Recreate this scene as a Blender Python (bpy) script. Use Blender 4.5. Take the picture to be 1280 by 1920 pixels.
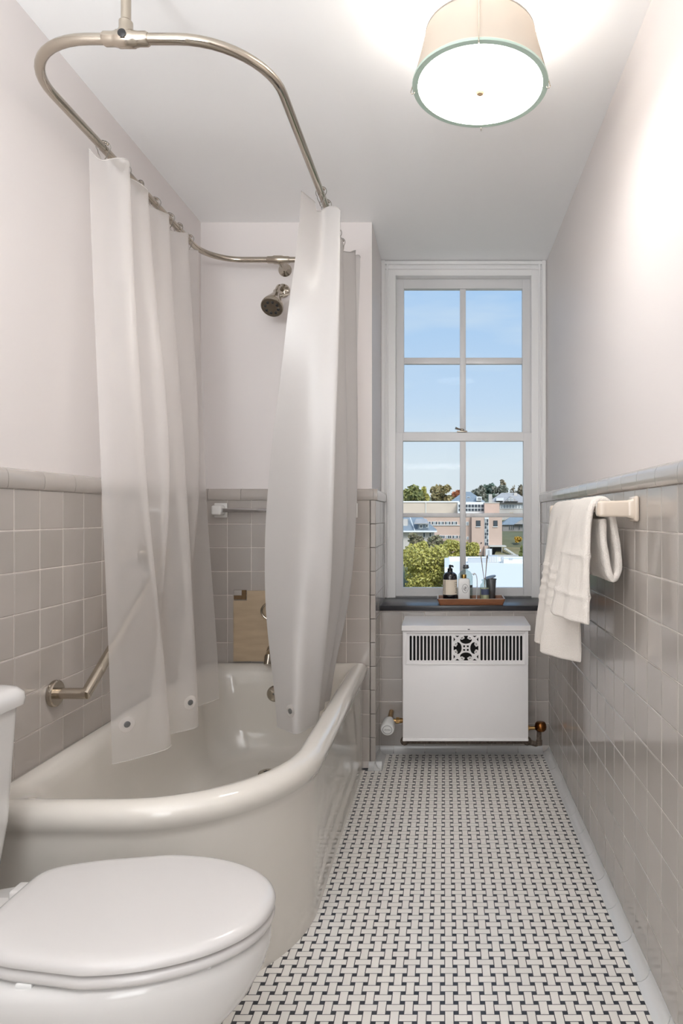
import bpy, bmesh, math, random
from mathutils import Vector, Matrix

random.seed(7)
for o in list(bpy.data.objects):
    bpy.data.objects.remove(o)
SC = bpy.context.scene
COL = SC.collection
PI = math.pi
EYE = 1.17          # camera height above the floor
F = 1240.0          # focal length in pixels of the 1280x1920 frame


def lin(c):
    return tuple((v / 255 / 12.92) if v / 255 <= 0.04045 else ((v / 255 + 0.055) / 1.055) ** 2.4 for v in c)


# ------------------------------------------------------------------ camera
cam = bpy.data.cameras.new('camera')
cam.sensor_fit = 'VERTICAL'
cam.sensor_height = 36.0
cam.lens = F / 1920 * 36.0
cam.shift_x = -(833 - 640) / 1920
cam.shift_y = (966 - 960) / 1920
cam.clip_start = 0.02
cam.clip_end = 3000
cam_o = bpy.data.objects.new('camera', cam)
cam_o.location = (0, 0, EYE)
cam_o.rotation_euler = (PI / 2, 0, 0)
COL.objects.link(cam_o)
SC.camera = cam_o

# ------------------------------------------------------------------ view
SC.view_settings.view_transform = 'Standard'
SC.view_settings.look = 'None'
SC.view_settings.exposure = 0.0
SC.view_settings.gamma = 1.0
SC.view_settings.use_curve_mapping = False
SC.cycles.max_bounces = 12
SC.cycles.diffuse_bounces = 6
SC.cycles.glossy_bounces = 4
SC.cycles.transmission_bounces = 8
SC.cycles.transparent_max_bounces = 16
SC.cycles.sample_clamp_indirect = 6.0
SC.cycles.use_denoising = True

# ------------------------------------------------------------------ world
W = bpy.data.worlds.new('sky')
SC.world = W
W.use_nodes = True
nt = W.node_tree
nt.nodes.clear()
out = nt.nodes.new('ShaderNodeOutputWorld')
bg = nt.nodes.new('ShaderNodeBackground')
tc = nt.nodes.new('ShaderNodeTexCoord')
sep = nt.nodes.new('ShaderNodeSeparateXYZ')
rmp = nt.nodes.new('ShaderNodeValToRGB')
nt.links.new(tc.outputs['Generated'], sep.inputs[0])
nt.links.new(sep.outputs['Z'], rmp.inputs[0])
el = rmp.color_ramp.elements
el[0].position = 0.0; el[0].color = (*lin((232, 238, 241)), 1)
el[1].position = 1.0; el[1].color = (*lin((138, 182, 236)), 1)
e = el.new(0.09); e.color = (*lin((220, 233, 244)), 1)
e = el.new(0.17); e.color = (*lin((199, 222, 247)), 1)
e = el.new(0.33); e.color = (*lin((172, 207, 246)), 1)
mp = nt.nodes.new('ShaderNodeMapping'); mp.inputs['Scale'].default_value = (2.2, 2.2, 11)
nz = nt.nodes.new('ShaderNodeTexNoise'); nz.inputs['Scale'].default_value = 1.8; nz.inputs['Detail'].default_value = 6
nt.links.new(tc.outputs['Generated'], mp.inputs[0]); nt.links.new(mp.outputs[0], nz.inputs['Vector'])
cr = nt.nodes.new('ShaderNodeMapRange'); cr.inputs[1].default_value = 0.48; cr.inputs[2].default_value = 0.75; cr.inputs[4].default_value = 0.45
nt.links.new(nz.outputs[0], cr.inputs[0])
mx = nt.nodes.new('ShaderNodeMixRGB'); mx.inputs[2].default_value = (*lin((232, 240, 246)), 1)
nt.links.new(cr.outputs[0], mx.inputs[0]); nt.links.new(rmp.outputs[0], mx.inputs[1])
nt.links.new(mx.outputs[0], bg.inputs[0])
bg.inputs[1].default_value = 1.0
nt.links.new(bg.outputs[0], out.inputs[0])


def light(name, kind, loc, energy, color=(1, 1, 1), rot=(0, 0, 0), **kw):
    l = bpy.data.lights.new(name, kind)
    l.energy = energy
    l.color = color
    for k, v in kw.items():
        setattr(l, k, v)
    o = bpy.data.objects.new(name, l)
    o.location = loc
    o.rotation_euler = rot
    COL.objects.link(o)
    return o


# hazy sun standing behind the photographer's side of the house
light('sun', 'SUN', (0, -20, 60), 3.0, (1.0, 0.97, 0.93), (math.radians(50), 0, math.radians(22)), angle=math.radians(25))
# added soft fill light shining in through the doorway, out of view
light('doorway_fill', 'AREA', (-0.35, -1.75, 1.45), 22, (0.94, 0.98, 1.0), (PI / 2, 0, 0), shape='RECTANGLE', size=0.8, size_y=1.9)

# added fill behind the camera, no fixture, aimed up to bounce off the ceiling
light('ceiling_bounce_fill', 'AREA', (-0.3, -0.7, 1.75), 36, (0.93, 0.975, 1.0), (PI - 0.3, 0, 0), shape='RECTANGLE', size=1.1, size_y=0.3)
# second added fill, unseen at left, brightening the ceiling over the tub
light('left_ceiling_fill', 'AREA', (-0.92, 0.45, 1.8), 11.5, (0.93, 0.975, 1.0), (PI - 0.5, -0.3, 0), shape='RECTANGLE', size=0.25, size_y=0.6)


# ================================================================== helpers
def clean(nm):
    return nm


class MB:
    def __init__(s):
        s.bm = bmesh.new()

    def box(s, x0, x1, y0, y1, z0, z1, bev=0.0, seg=2):
        t = bmesh.new()
        bmesh.ops.create_cube(t, size=1)
        for v in t.verts:
            v.co = Vector(((x0 + x1) / 2 + v.co.x * (x1 - x0), (y0 + y1) / 2 + v.co.y * (y1 - y0), (z0 + z1) / 2 + v.co.z * (z1 - z0)))
        if bev > 0:
            bmesh.ops.bevel(t, geom=t.edges[:] , offset=bev, segments=seg, affect='EDGES', profile=0.5)
        s.merge(t)
        return s

    def merge(s, t, M=None):
        vm = {}
        for v in t.verts:
            vm[v] = s.bm.verts.new(M @ v.co if M else v.co)
        for f in t.faces:
            try:
                s.bm.faces.new([vm[v] for v in f.verts])
            except ValueError:
                pass
        t.free()

    def loft(s, rings, cap0=True, cap1=True, closed=True):
        R = [[s.bm.verts.new(p) for p in r] for r in rings]
        n = len(R[0])
        for a, b in zip(R[:-1], R[1:]):
            for i in range(n if closed else n - 1):
                j = (i + 1) % n
                s.bm.faces.new((a[i], a[j], b[j], b[i]))
        if cap0 and closed:
            s.bm.faces.new(R[0][::-1])
        if cap1 and closed:
            s.bm.faces.new(R[-1])
        return s

    def tube(s, pts, r, seg=12, closed=False, caps=True):
        pts = [Vector(p) for p in pts]
        n = len(pts)
        rs = r if isinstance(r, (list, tuple)) else [r] * n
        tan = []
        for i in range(n):
            if closed:
                t = pts[(i + 1) % n] - pts[i - 1]
            else:
                t = pts[min(i + 1, n - 1)] - pts[max(i - 1, 0)]
            tan.append(t.normalized())
        up = Vector((0, 0, 1)) if abs(tan[0].z) < 0.9 else Vector((0, 1, 0))
        nrm = (up - tan[0] * up.dot(tan[0])).normalized()
        rings = []
        for i in range(n):
            if i:
                nrm = (nrm - tan[i] * nrm.dot(tan[i])).normalized()
            b = tan[i].cross(nrm)
            rings.append([pts[i] + (nrm * math.cos(2 * PI * k / seg) + b * math.sin(2 * PI * k / seg)) * rs[i] for k in range(seg)])
        if closed:
            rings.append(rings[0])
        s.loft(rings, caps and not closed, caps and not closed)
        return s

    def lathe(s, prof, c=(0, 0, 0), axis=(0, 0, 1), seg=32, cap=True):
        a = Vector(axis).normalized()
        q = Vector((0, 0, 1)).rotation_difference(a)
        c = Vector(c)
        rings = []
        for r, z in prof:
            r = max(r, 1e-5)
            rings.append([c + q @ Vector((r * math.cos(2 * PI * k / seg), r * math.sin(2 * PI * k / seg), z)) for k in range(seg)])
        s.loft(rings, cap, cap)
        return s

    def sphere(s, c, r, sc=(1, 1, 1), u=16, v=10):
        t = bmesh.new()
        bmesh.ops.create_uvsphere(t, u_segments=u, v_segments=v, radius=r)
        M = Matrix.Translation(Vector(c)) @ Matrix.Diagonal((*sc, 1))
        s.merge(t, M)
        return s

    def poly(s, pts):
        s.bm.faces.new([s.bm.verts.new(p) for p in pts])
        return s

    def prism(s, pts, d):
        d = Vector(d)
        return s.loft([[Vector(p) for p in pts], [Vector(p) + d for p in pts]])

    def grid(s, fn, nu, nv):
        R = [[s.bm.verts.new(fn(i / nu, j / nv)) for i in range(nu + 1)] for j in range(nv + 1)]
        for j in range(nv):
            for i in range(nu):
                s.bm.faces.new((R[j][i], R[j][i + 1], R[j + 1][i + 1], R[j + 1][i]))
        return s

    def mesh(s, name, mat, smooth=35, weld=True, o=Vector((0, 0, 0)), normals=True):
        if weld:
            bmesh.ops.remove_doubles(s.bm, verts=s.bm.verts, dist=1e-6)
        if normals:
            bmesh.ops.recalc_face_normals(s.bm, faces=s.bm.faces)
        for v in s.bm.verts:
            v.co -= o
        me = bpy.data.meshes.new(name)
        s.bm.to_mesh(me)
        s.bm.free()
        if mat is not None:
            me.materials.append(mat)
        if smooth:
            me.polygons.foreach_set('use_smooth', [True] * len(me.polygons))
            me.set_sharp_from_angle(angle=math.radians(smooth))
        return me

    def build(s, name, mat, parent=None, smooth=35, origin=None, weld=True, normals=True):
        co = [v.co for v in s.bm.verts]
        mn = Vector([min(c[i] for c in co) for i in range(3)])
        mxx = Vector([max(c[i] for c in co) for i in range(3)])
        if origin is None:
            origin = (mn + mxx) / 2
            if parent is None:
                origin.z = mn.z
        origin = Vector(origin)
        me = s.mesh(name, mat, smooth, weld, origin, normals)
        return place(name, me, origin, parent)


WL = {}


def place(name, data, world, parent=None):
    o = bpy.data.objects.new(name, data)
    COL.objects.link(o)
    world = Vector(world)
    if parent is not None:
        o.parent = parent
        o.location = world - WL[parent.name]
    else:
        o.location = world
    WL[o.name] = world
    return o


def thing(name, label, cat, loc, group=None):
    o = place(name, None, loc)
    o.empty_display_size = 0.05
    return tag(o, label, cat, group)


def tag(o, label, cat, group=None, kind=None):
    o['label'] = label
    o['category'] = cat
    if group:
        o['group'] = group
    if kind:
        o['kind'] = kind
    return o


def struct(o, label=None):
    o['kind'] = 'structure'
    if label:
        o['label'] = label
    return o


def at(px, py, d):
    return Vector(((px - 833) / F * d, d, EYE + (966 - py) / F * d))


def cr_spline(P, n):
    """Catmull-Rom through P, n+1 samples"""
    P = [Vector(p) for p in P]
    m = len(P) - 1
    res = []
    for k in range(n + 1):
        t = k / n * m
        i = min(int(t), m - 1)
        u = t - i
        p0 = P[max(i - 1, 0)]; p1 = P[i]; p2 = P[i + 1]; p3 = P[min(i + 2, m)]
        res.append(0.5 * ((2 * p1) + (p2 - p0) * u + (2 * p0 - 5 * p1 + 4 * p2 - p3) * u * u + (3 * p1 - p0 - 3 * p2 + p3) * u ** 3))
    return res


# ------------------------------------------------------------------ materials
def mat(name, rgb, rough=0.5, metal=0.0, var=0.0, bump=0.0, bscale=40.0, coat=0.0, spec=None, sheen=0.0, noise=0.0, nscale=6.0, emit=None, estr=0.0, island=None, trans=0.0, ior=None, stretch=None):
    m = bpy.data.materials.new(name)
    m.use_nodes = True
    t = m.node_tree
    b = t.nodes['Principled BSDF']
    c = (*lin(rgb), 1)
    b.inputs['Base Color'].default_value = c
    b.inputs['Roughness'].default_value = rough
    b.inputs['Metallic'].default_value = metal
    if spec is not None:
        b.inputs['Specular IOR Level'].default_value = spec
    if coat:
        b.inputs['Coat Weight'].default_value = coat
        b.inputs['Coat Roughness'].default_value = 0.05
    if sheen:
        b.inputs['Sheen Weight'].default_value = sheen
        b.inputs['Sheen Roughness'].default_value = 0.5
    if trans:
        b.inputs['Transmission Weight'].default_value = trans
    if ior:
        b.inputs['IOR'].default_value = ior
    if emit is not None:
        b.inputs['Emission Color'].default_value = (*lin(emit), 1)
        b.inputs['Emission Strength'].default_value = estr
    col = None
    geo = t.nodes.new('ShaderNodeNewGeometry')
    if island:
        rp = t.nodes.new('ShaderNodeValToRGB')
        while len(rp.color_ramp.elements) < len(island):
            rp.color_ramp.elements.new(0.5)
        for i, cc in enumerate(island):
            rp.color_ramp.elements[i].position = i / (len(island) - 1)
            rp.color_ramp.elements[i].color = (*lin(cc), 1)
        t.links.new(geo.outputs['Random Per Island'], rp.inputs[0])
        col = rp.outputs[0]
    if var or noise:
        hsv = t.nodes.new('ShaderNodeHueSaturation')
        hsv.inputs['Color'].default_value = c
        if col:
            t.links.new(col, hsv.inputs['Color'])
        src = None
        if var:
            oi = t.nodes.new('ShaderNodeObjectInfo')
            mr = t.nodes.new('ShaderNodeMapRange')
            mr.inputs[3].default_value = 1 - var
            mr.inputs[4].default_value = 1 + var
            t.links.new(oi.outputs['Random'], mr.inputs[0])
            src = mr.outputs[0]
        if noise:
            tcn = t.nodes.new('ShaderNodeMapping')
            t.links.new(geo.outputs['Position'], tcn.inputs[0])
            if stretch:
                tcn.inputs['Scale'].default_value = stretch
            nn = t.nodes.new('ShaderNodeTexNoise')
            nn.inputs['Scale'].default_value = nscale
            nn.inputs['Detail'].default_value = 4
            t.links.new(tcn.outputs[0], nn.inputs['Vector'])
            mr2 = t.nodes.new('ShaderNodeMapRange')
            mr2.inputs[1].default_value = 0.25
            mr2.inputs[2].default_value = 0.75
            mr2.inputs[3].default_value = 1 - noise
            mr2.inputs[4].default_value = 1 + noise
            t.links.new(nn.outputs[0], mr2.inputs[0])
            if src:
                mm = t.nodes.new('ShaderNodeMath'); mm.operation = 'MULTIPLY'
                t.links.new(src, mm.inputs[0]); t.links.new(mr2.outputs[0], mm.inputs[1])
                src = mm.outputs[0]
            else:
                src = mr2.outputs[0]
        t.links.new(src, hsv.inputs['Value'])
        col = hsv.outputs[0]
    if col:
        t.links.new(col, b.inputs['Base Color'])
    if bump:
        nb = t.nodes.new('ShaderNodeTexNoise')
        nb.inputs['Scale'].default_value = bscale
        nb.inputs['Detail'].default_value = 3
        t.links.new(geo.outputs['Position'], nb.inputs['Vector'])
        bp = t.nodes.new('ShaderNodeBump')
        bp.inputs['Strength'].default_value = bump
        bp.inputs['Distance'].default_value = 0.01
        t.links.new(nb.outputs[0], bp.inputs['Height'])
        t.links.new(bp.outputs[0], b.inputs['Normal'])
    return m


def mix_mat(name, parts):
    """parts: list of (node_type, dict inputs, weight); additive weights normalised through chained mixes"""
    m = bpy.data.materials.new(name)
    m.use_nodes = True
    t = m.node_tree
    t.nodes.clear()
    o = t.nodes.new('ShaderNodeOutputMaterial')
    acc = None
    wsum = 0
    for ty, inp, w in parts:
        n = t.nodes.new(ty)
        for k, v in inp.items():
            n.inputs[k].default_value = v
        if acc is None:
            acc = n.outputs[0]
            wsum = w
        else:
            mxn = t.nodes.new('ShaderNodeMixShader')
            wsum += w
            mxn.inputs[0].default_value = w / wsum
            t.links.new(acc, mxn.inputs[1])
            t.links.new(n.outputs[0], mxn.inputs[2])
            acc = mxn.outputs[0]
    t.links.new(acc, o.inputs[0])
    return m


def L4(c):
    return (*lin(c), 1)


M = {}
M['plaster'] = mat('plaster', (226, 220, 218), 0.55, bump=0.03, bscale=25)
M['ceiling'] = mat('ceiling_paint', (249, 249, 249), 0.6, bump=0.02, bscale=20)
M['trimpaint'] = mat('trim_paint', (232, 231, 230), 0.3)
M['sashpaint'] = mat('sash_paint', (214, 213, 213), 0.35)
M['tile'] = mat('grey_glazed_tile', (174, 167, 161), 0.14, var=0.055, noise=0.035, nscale=5, bump=0.05, bscale=14, coat=0.3)
M['captile'] = mat('grey_cap_tile', (180, 173, 167), 0.14, var=0.045, bump=0.05, bscale=18, coat=0.3)
M['cove'] = mat('cove_tile', (204, 204, 203), 0.2, var=0.04)
M['grout'] = mat('wall_grout', (214, 207, 201), 0.85, noise=0.06, nscale=30)
M['ftile'] = mat('white_floor_tile', (226, 222, 216), 0.28, var=0.03, noise=0.03, nscale=9)
M['fdot'] = mat('black_floor_dot', (52, 54, 60), 0.3, noise=0.15, nscale=12)
M['fgrout'] = mat('floor_grout', (74, 74, 78), 0.9)
M['enamel'] = mat('tub_enamel', (216, 211, 203), 0.07, bump=0.02, bscale=9, coat=0.4)
M['china'] = mat('toilet_china', (218, 216, 214), 0.1, coat=0.4)
M['seatp'] = mat('toilet_seat_plastic', (206, 203, 201), 0.16)
M['nickel'] = mat('polished_nickel', (182, 173, 160), 0.1, 1.0)
M['nickel_s'] = mat('satin_nickel', (186, 176, 162), 0.24, 1.0)
M['wire'] = mat('wire_steel', (150, 146, 140), 0.3, 1.0)
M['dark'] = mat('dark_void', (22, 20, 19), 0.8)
M['rubber'] = mat('black_rubber', (30, 30, 31), 0.4)
M['rad'] = mat('radiator_paint', (233, 231, 231), 0.32)
M['iron'] = mat('peeling_iron', (96, 84, 74), 0.7, noise=0.6, nscale=90)
M['brass'] = mat('old_brass', (172, 138, 92), 0.28, 1.0, noise=0.2, nscale=60)
M['bronze'] = mat('bronze_cap', (130, 84, 44), 0.25, 1.0)
M['wplastic'] = mat('white_plastic', (236, 236, 235), 0.3)
M['gplastic'] = mat('grey_plastic', (120, 120, 120), 0.4)
M['slate'] = mat('black_slate_sill', (48, 47, 50), 0.28, noise=0.15, nscale=20)
M['wood'] = mat('tray_wood', (134, 84, 52), 0.4, noise=0.25, nscale=30, stretch=(1, 12, 12))
M['woodrim'] = mat('tray_rim', (206, 192, 176), 0.35)
M['ply'] = mat('plywood', (180, 160, 134), 0.5, noise=0.12, nscale=7, stretch=(1, 1, 5))
M['blackglass'] = mat('black_bottle', (28, 28, 34), 0.1, coat=0.5)
M['paper'] = mat('cream_label', (226, 214, 196), 0.6)
M['ink'] = mat('black_ink', (40, 40, 44), 0.6)
M['goldcap'] = mat('gold_cap', (200, 166, 96), 0.2, 1.0)
M['bluelabel'] = mat('blue_label', (70, 78, 104), 0.5)
M['reed'] = mat('diffuser_reed', (150, 128, 104), 0.7)
M['liquid'] = mat('diffuser_oil', (226, 216, 176), 0.1)
M['pewter'] = mat('pewter', (126, 128, 130), 0.35, 0.7)
M['cream'] = mat('cream_ceramic', (214, 200, 184), 0.15, coat=0.3)
M['porc'] = mat('porcelain_bracket', (230, 228, 225), 0.15)
M['towel'] = mat('terry_towel', (244, 237, 229), 0.95, bump=0.55, bscale=420, sheen=0.3)
M['clearbar'] = mat('chrome_bar', (200, 200, 202), 0.15, 1.0)
M['shadefab'] = mix_mat('lamp_shade_fabric', [('ShaderNodeBsdfDiffuse', {'Color': L4((190, 180, 168))}, 0.95), ('ShaderNodeBsdfTranslucent', {'Color': L4((226, 214, 198))}, 0.05)])
M['diff'] = mat('lamp_diffuser', (252, 246, 234), 0.35, emit=(255, 251, 246), estr=19.0)
M['gglass'] = mat('lamp_glass_edge', (176, 194, 182), 0.12)
M['oldglue'] = mat('brown_tile_adhesive', (112, 88, 60), 0.8, noise=0.3, nscale=60)
M['finial'] = mat('tan_finial', (186, 160, 128), 0.4)
M['glass'] = None
M['liner'] = mix_mat('frosted_curtain', [('ShaderNodeBsdfDiffuse', {'Color': L4((244, 241, 239))}, 0.20), ('ShaderNodeBsdfTranslucent', {'Color': L4((252, 250, 248))}, 0.22), ('ShaderNodeBsdfTransparent', {'Color': L4((253, 252, 251))}, 0.58), ('ShaderNodeBsdfGlossy', {'Color': L4((255, 255, 255)), 'Roughness': 0.35}, 0.04)])
M['liner2'] = mix_mat('white_curtain', [('ShaderNodeBsdfDiffuse', {'Color': L4((204, 201, 199))}, 0.6), ('ShaderNodeBsdfTranslucent', {'Color': L4((215, 212, 210))}, 0.3), ('ShaderNodeBsdfTransparent', {'Color': L4((250, 249, 248))}, 0.01), ('ShaderNodeBsdfGlossy', {'Color': L4((255, 255, 255)), 'Roughness': 0.35}, 0.05)])


def glass_mat(name, tint, refl=0.06):
    m = bpy.data.materials.new(name)
    m.use_nodes = True
    t = m.node_tree
    t.nodes.clear()
    o = t.nodes.new('ShaderNodeOutputMaterial')
    tr = t.nodes.new('ShaderNodeBsdfTransparent'); tr.inputs[0].default_value = L4(tint)
    gl = t.nodes.new('ShaderNodeBsdfGlossy'); gl.inputs['Roughness'].default_value = 0.02
    lw_ = t.nodes.new('ShaderNodeLayerWeight'); lw_.inputs[0].default_value = 0.5
    pw = t.nodes.new('ShaderNodeMath'); pw.operation = 'POWER'; pw.inputs[1].default_value = 4.0
    ma = t.nodes.new('ShaderNodeMath'); ma.operation = 'MULTIPLY_ADD'; ma.inputs[1].default_value = 0.5; ma.inputs[2].default_value = refl
    t.links.new(lw_.outputs['Facing'], pw.inputs[0]); t.links.new(pw.outputs[0], ma.inputs[0])
    mxn = t.nodes.new('ShaderNodeMixShader')
    t.links.new(ma.outputs[0], mxn.inputs[0]); t.links.new(tr.outputs[0], mxn.inputs[1]); t.links.new(gl.outputs[0], mxn.inputs[2])
    t.links.new(mxn.outputs[0], o.inputs[0])
    return m


M['glass'] = glass_mat('window_glass', (250, 252, 252), 0.0015)
M['bglass'] = glass_mat('bottle_glass', (226, 234, 231), 0.06)

# ================================================================== structure
XL, XLP = -1.115, -1.135     # left wall: tile face, plaster face
XR, XRP = 0.515, 0.548       # right wall
YE, YEP = 3.06, 3.082        # wall at the tub's far end
YN = 3.27                    # tiled wall under the window
YW = 3.55                    # window wall
XJ, XJP = -0.318, -0.338     # side of the window recess
YB = -1.0                    # wall behind the camera
ZC = 2.535
ZCAP, ZT, ROW = 1.293, 1.24, 0.11
SILL = 0.726

wl = struct(MB().box(XLP - 0.12, XLP, YB - 0.1, 3.8, -0.1, ZC + 0.1).build('wall_left', M['plaster']), 'left bathroom wall, white above grey tile')
wr = struct(MB().box(XRP, XRP + 0.14, YB - 0.1, 3.8, -0.1, ZC + 0.1).build('wall_right', M['plaster']), 'right bathroom wall, white above grey tile')
we = struct(MB().box(XLP, XJP, YEP, 3.8, -0.1, ZC + 0.1).build('wall_far', M['plaster']), 'wall at the far end of the bathtub, with the shower head')
wn = struct(MB().box(XJP, XRP, YN + 0.02, 3.8, -0.1, SILL - 0.03).build('wall_niche', M['plaster']), 'tiled wall behind the radiator, under the window')
m = MB()
m.box(XJP, -0.29, YW, 3.8, SILL - 0.03, ZC + 0.1).box(0.5, XRP, YW, 3.8, SILL - 0.03, ZC + 0.1)
m.box(-0.29, 0.5, YW, 3.8, 2.48, ZC + 0.1)
ww = struct(m.build('wall_window', M['plaster']), 'white wall around the window')
m = MB()
m.box(XLP, -0.75, YB - 0.1, YB, 0, ZC).box(0.05, XRP, YB - 0.1, YB, 0, ZC).box(-0.75, 0.05, YB - 0.1, YB, 2.08, ZC)
struct(m.build('wall_near', M['plaster']), 'wall with the doorway behind the camera')
m = MB()
m.box(XLP, XLP + 0.1, -2.0, YB - 0.1, -0.1, ZC).box(XRP, XRP + 0.1, -2.0, YB - 0.1, -0.1, ZC).box(XLP, XRP, -2.1, -2.0, -0.1, ZC + 0.1)
struct(m.build('wall_sun_block', M['plaster']), 'added walls behind the doorway that keep the sun out')  # unseen enclosure, added to block sun coming through the doorway
struct(MB().box(XLP - 0.1, XRP + 0.1, -2.1, 3.8, ZC, ZC + 0.1).build('ceiling', M['ceiling']), 'flat white bathroom ceiling')
fl = struct(MB().box(XLP, XRP, -2.0, YN + 0.02, -0.1, -0.0004).build('floor', M['fgrout'], origin=(0, 0, 0)), 'black and white basketweave tiled floor')
m = MB().box(-0.75, -0.73, YB - 0.12, YB + 0.015, 0, 2.1).box(0.03, 0.05, YB - 0.12, YB + 0.015, 0, 2.1).box(-0.75, 0.05, YB - 0.12, YB + 0.015, 2.08, 2.1)
struct(m.build('trim_1', M['trimpaint']), 'white lining of the doorway')


# --- wall tiles (each its own object)
def tile_mesh(name, w, h, t, inset, mt):
    b = MB()
    rings = []
    for (s, z) in ((0, 0), (0, t * 0.72), (inset * 0.35, t * 0.93), (inset, t)):
        rings.append([Vector((-w / 2 + s, -h / 2 + s, z)), Vector((w / 2 - s, -h / 2 + s, z)), Vector((w / 2 - s, h / 2 - s, z)), Vector((-w / 2 + s, h / 2 - s, z))])
    b.loft(rings, True, True)
    return b.mesh(name, mt, smooth=0)


G = 0.0022
_tm = {}
# orientation: local x along wall, local y up, local z out of the wall
ROT = {'left': Matrix(((0, 0, 1), (1, 0, 0), (0, 1, 0))), 'right': Matrix(((0, 0, -1), (-1, 0, 0), (0, 1, 0))),
       'end': Matrix(((1, 0, 0), (0, 0, -1), (0, 1, 0))), 'jamb': Matrix(((0, 0, 1), (1, 0, 0), (0, 1, 0)))}


def one_tile(parent, side, plane, a0, a1, z0, z1, name='tile', mt='tile', t=0.007):
    """plane: outer face coordinate; a0..a1 along the wall"""
    w, h = a1 - a0 - G, z1 - z0 - G
    if w < 0.006 or h < 0.006:
        return
    key = (round(w, 4), round(h, 4), mt)
    if key not in _tm:
        _tm[key] = tile_mesh(name, w, h, t, 0.0025, M[mt])
    c = (a0 + a1) / 2
    z = (z0 + z1) / 2
    j = random.uniform(-0.0004, 0.0004)
    if side in ('left', 'jamb'):
        loc = Vector((plane - t + j, c, z))
    elif side == 'right':
        loc = Vector((plane + t + j, c, z))
    else:
        loc = Vector((c, plane + t + j, z))
    o = place(name, _tm[key], loc, parent)
    R = ROT[side].to_4x4()
    tilt = Matrix.Rotation(random.uniform(-0.004, 0.004), 4, 'X') @ Matrix.Rotation(random.uniform(-0.004, 0.004), 4, 'Y')
    o.rotation_euler = (R @ tilt).to_euler()


def grid_tiles(parent, side, plane, lo, hi, phase, rows, zfloor=0.0, ztop=9, skip=None, split=None):
    k0 = math.floor((lo - phase) / ROW)
    stuff = []
    for r in range(rows):
        z1 = min(ZT - r * ROW, ztop)
        z0 = max(ZT - (r + 1) * ROW, zfloor)
        if z1 - z0 < 0.006:
            continue
        k = k0
        while phase + k * ROW < hi - 0.004:
            a0 = max(phase + k * ROW, lo)
            a1 = min(phase + (k + 1) * ROW, hi)
            k += 1
            if skip and skip(a0, a1, z0, z1):
                continue
            if split is not None and a1 < split:
                stuff.append((a0, a1, z0, z1))
            else:
                one_tile(parent, side, plane, a0, a1, z0, z1)
    if stuff:
        b = MB()
        for a0, a1, z0, z1 in stuff:
            if side == 'right':
                b.box(plane, plane + 0.008, a0 + G / 2, a1 - G / 2, z0 + G / 2, z1 - G / 2)
            else:
                b.box(plane - 0.008, plane, a0 + G / 2, a1 - G / 2, z0 + G / 2, z1 - G / 2)
        o = b.build('tile_field', M['tile'], parent, smooth=0, weld=False)
        o['kind'] = 'stuff'


# grout beds: the set-back field between the tiles
GB = 0.0016
MB().box(XLP - 0.01, XL - GB, YB, YE, 0, ZT).build('grout', M['grout'], wl)
MB().box(XR + GB, XRP + 0.01, YB, YW, 0, ZT).build('grout', M['grout'], wr)
MB().box(XL - GB, XJ - GB, YE + GB, YEP + 0.01, 0, ZT).box(XJP - 0.01, XJ - GB, YE + GB, YW, 0, ZT).build('grout', M['grout'], we)
MB().box(XJ - GB, XR + GB, YN + GB, YN + 0.03, 0, SILL - 0.026).build('grout', M['grout'], wn)

grid_tiles(wl, 'left', XL, YB, YE, 1.825, 11, zfloor=0.03, split=1.5, skip=lambda a0, a1, z0, z1: z1 < 0.49 and a0 > 1.52)
grid_tiles(wr, 'right', XR, YB, YW, 1.571, 11, zfloor=0.03, split=1.40, skip=lambda a0, a1, z0, z1: z1 < SILL - 0.02 and a0 > YN)
grid_tiles(we, 'end', YE, XL, XJ, -1.0037, 11, zfloor=0.03, skip=lambda a0, a1, z0, z1: (z1 < 0.49 and a1 < -0.42) or (a0 > -0.9 and a1 < -0.55 and 0.5 < z0 and z1 < 0.84))
grid_tiles(we, 'jamb', XJ, YE, YW, YE - 0.001, 11, zfloor=0.03, skip=lambda a0, a1, z0, z1: z1 < SILL - 0.05 and a0 > YN)
grid_tiles(wn, 'end', YN, XJ, XR, -0.2078, 11, zfloor=0.03, ztop=SILL - 0.03)


# cap rail: rounded tiles 53 mm tall
def cap_mesh(L):
    b = MB()
    prof = [(0.028, 0.0), (-0.004, 0.0), (-0.007, 0.004), (-0.009, 0.02), (-0.008, 0.036), (-0.003, 0.047), (0.006, 0.052), (0.028, 0.053)]
    b.loft([[Vector((L / 2 - 0.0011, -p[0], p[1])) for p in prof], [Vector((-L / 2 + 0.0011, -p[0], p[1])) for p in prof]])
    return b.mesh('cap_tile', M['captile'], smooth=40)


_cm = {}


def cap_run(parent, side, plane, lo, hi, phase):
    Lc = 0.153
    k = math.floor((lo - phase) / Lc)
    while phase + k * Lc < hi - 0.003:
        a0, a1 = max(phase + k * Lc, lo), min(phase + (k + 1) * Lc, hi)
        k += 1
        if a1 - a0 < 0.005:
            continue
        key = round(a1 - a0, 4)
        if key not in _cm:
            _cm[key] = cap_mesh(key)
        c = (a0 + a1) / 2
        # mesh: length along x, outward is +y(local)
        if side == 'left':
            o = place('cap_tile', _cm[key], (plane, c, ZT), parent); o.rotation_euler = (0, 0, -PI / 2)
        elif side == 'right':
            o = place('cap_tile', _cm[key], (plane, c, ZT), parent); o.rotation_euler = (0, 0, PI / 2)
        else:
            o = place('cap_tile', _cm[key], (c, plane, ZT), parent); o.rotation_euler = (0, 0, PI)


cap_run(wl, 'left', XL, YB, YE - 0.01, 1.68)
cap_run(wr, 'right', XR, YB, YW, 1.44)
cap_run(we, 'end', YE, XL + 0.01, XJ + 0.009, -0.94)
cap_run(we, 'left', XJ, YE, YW, YE)


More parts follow.
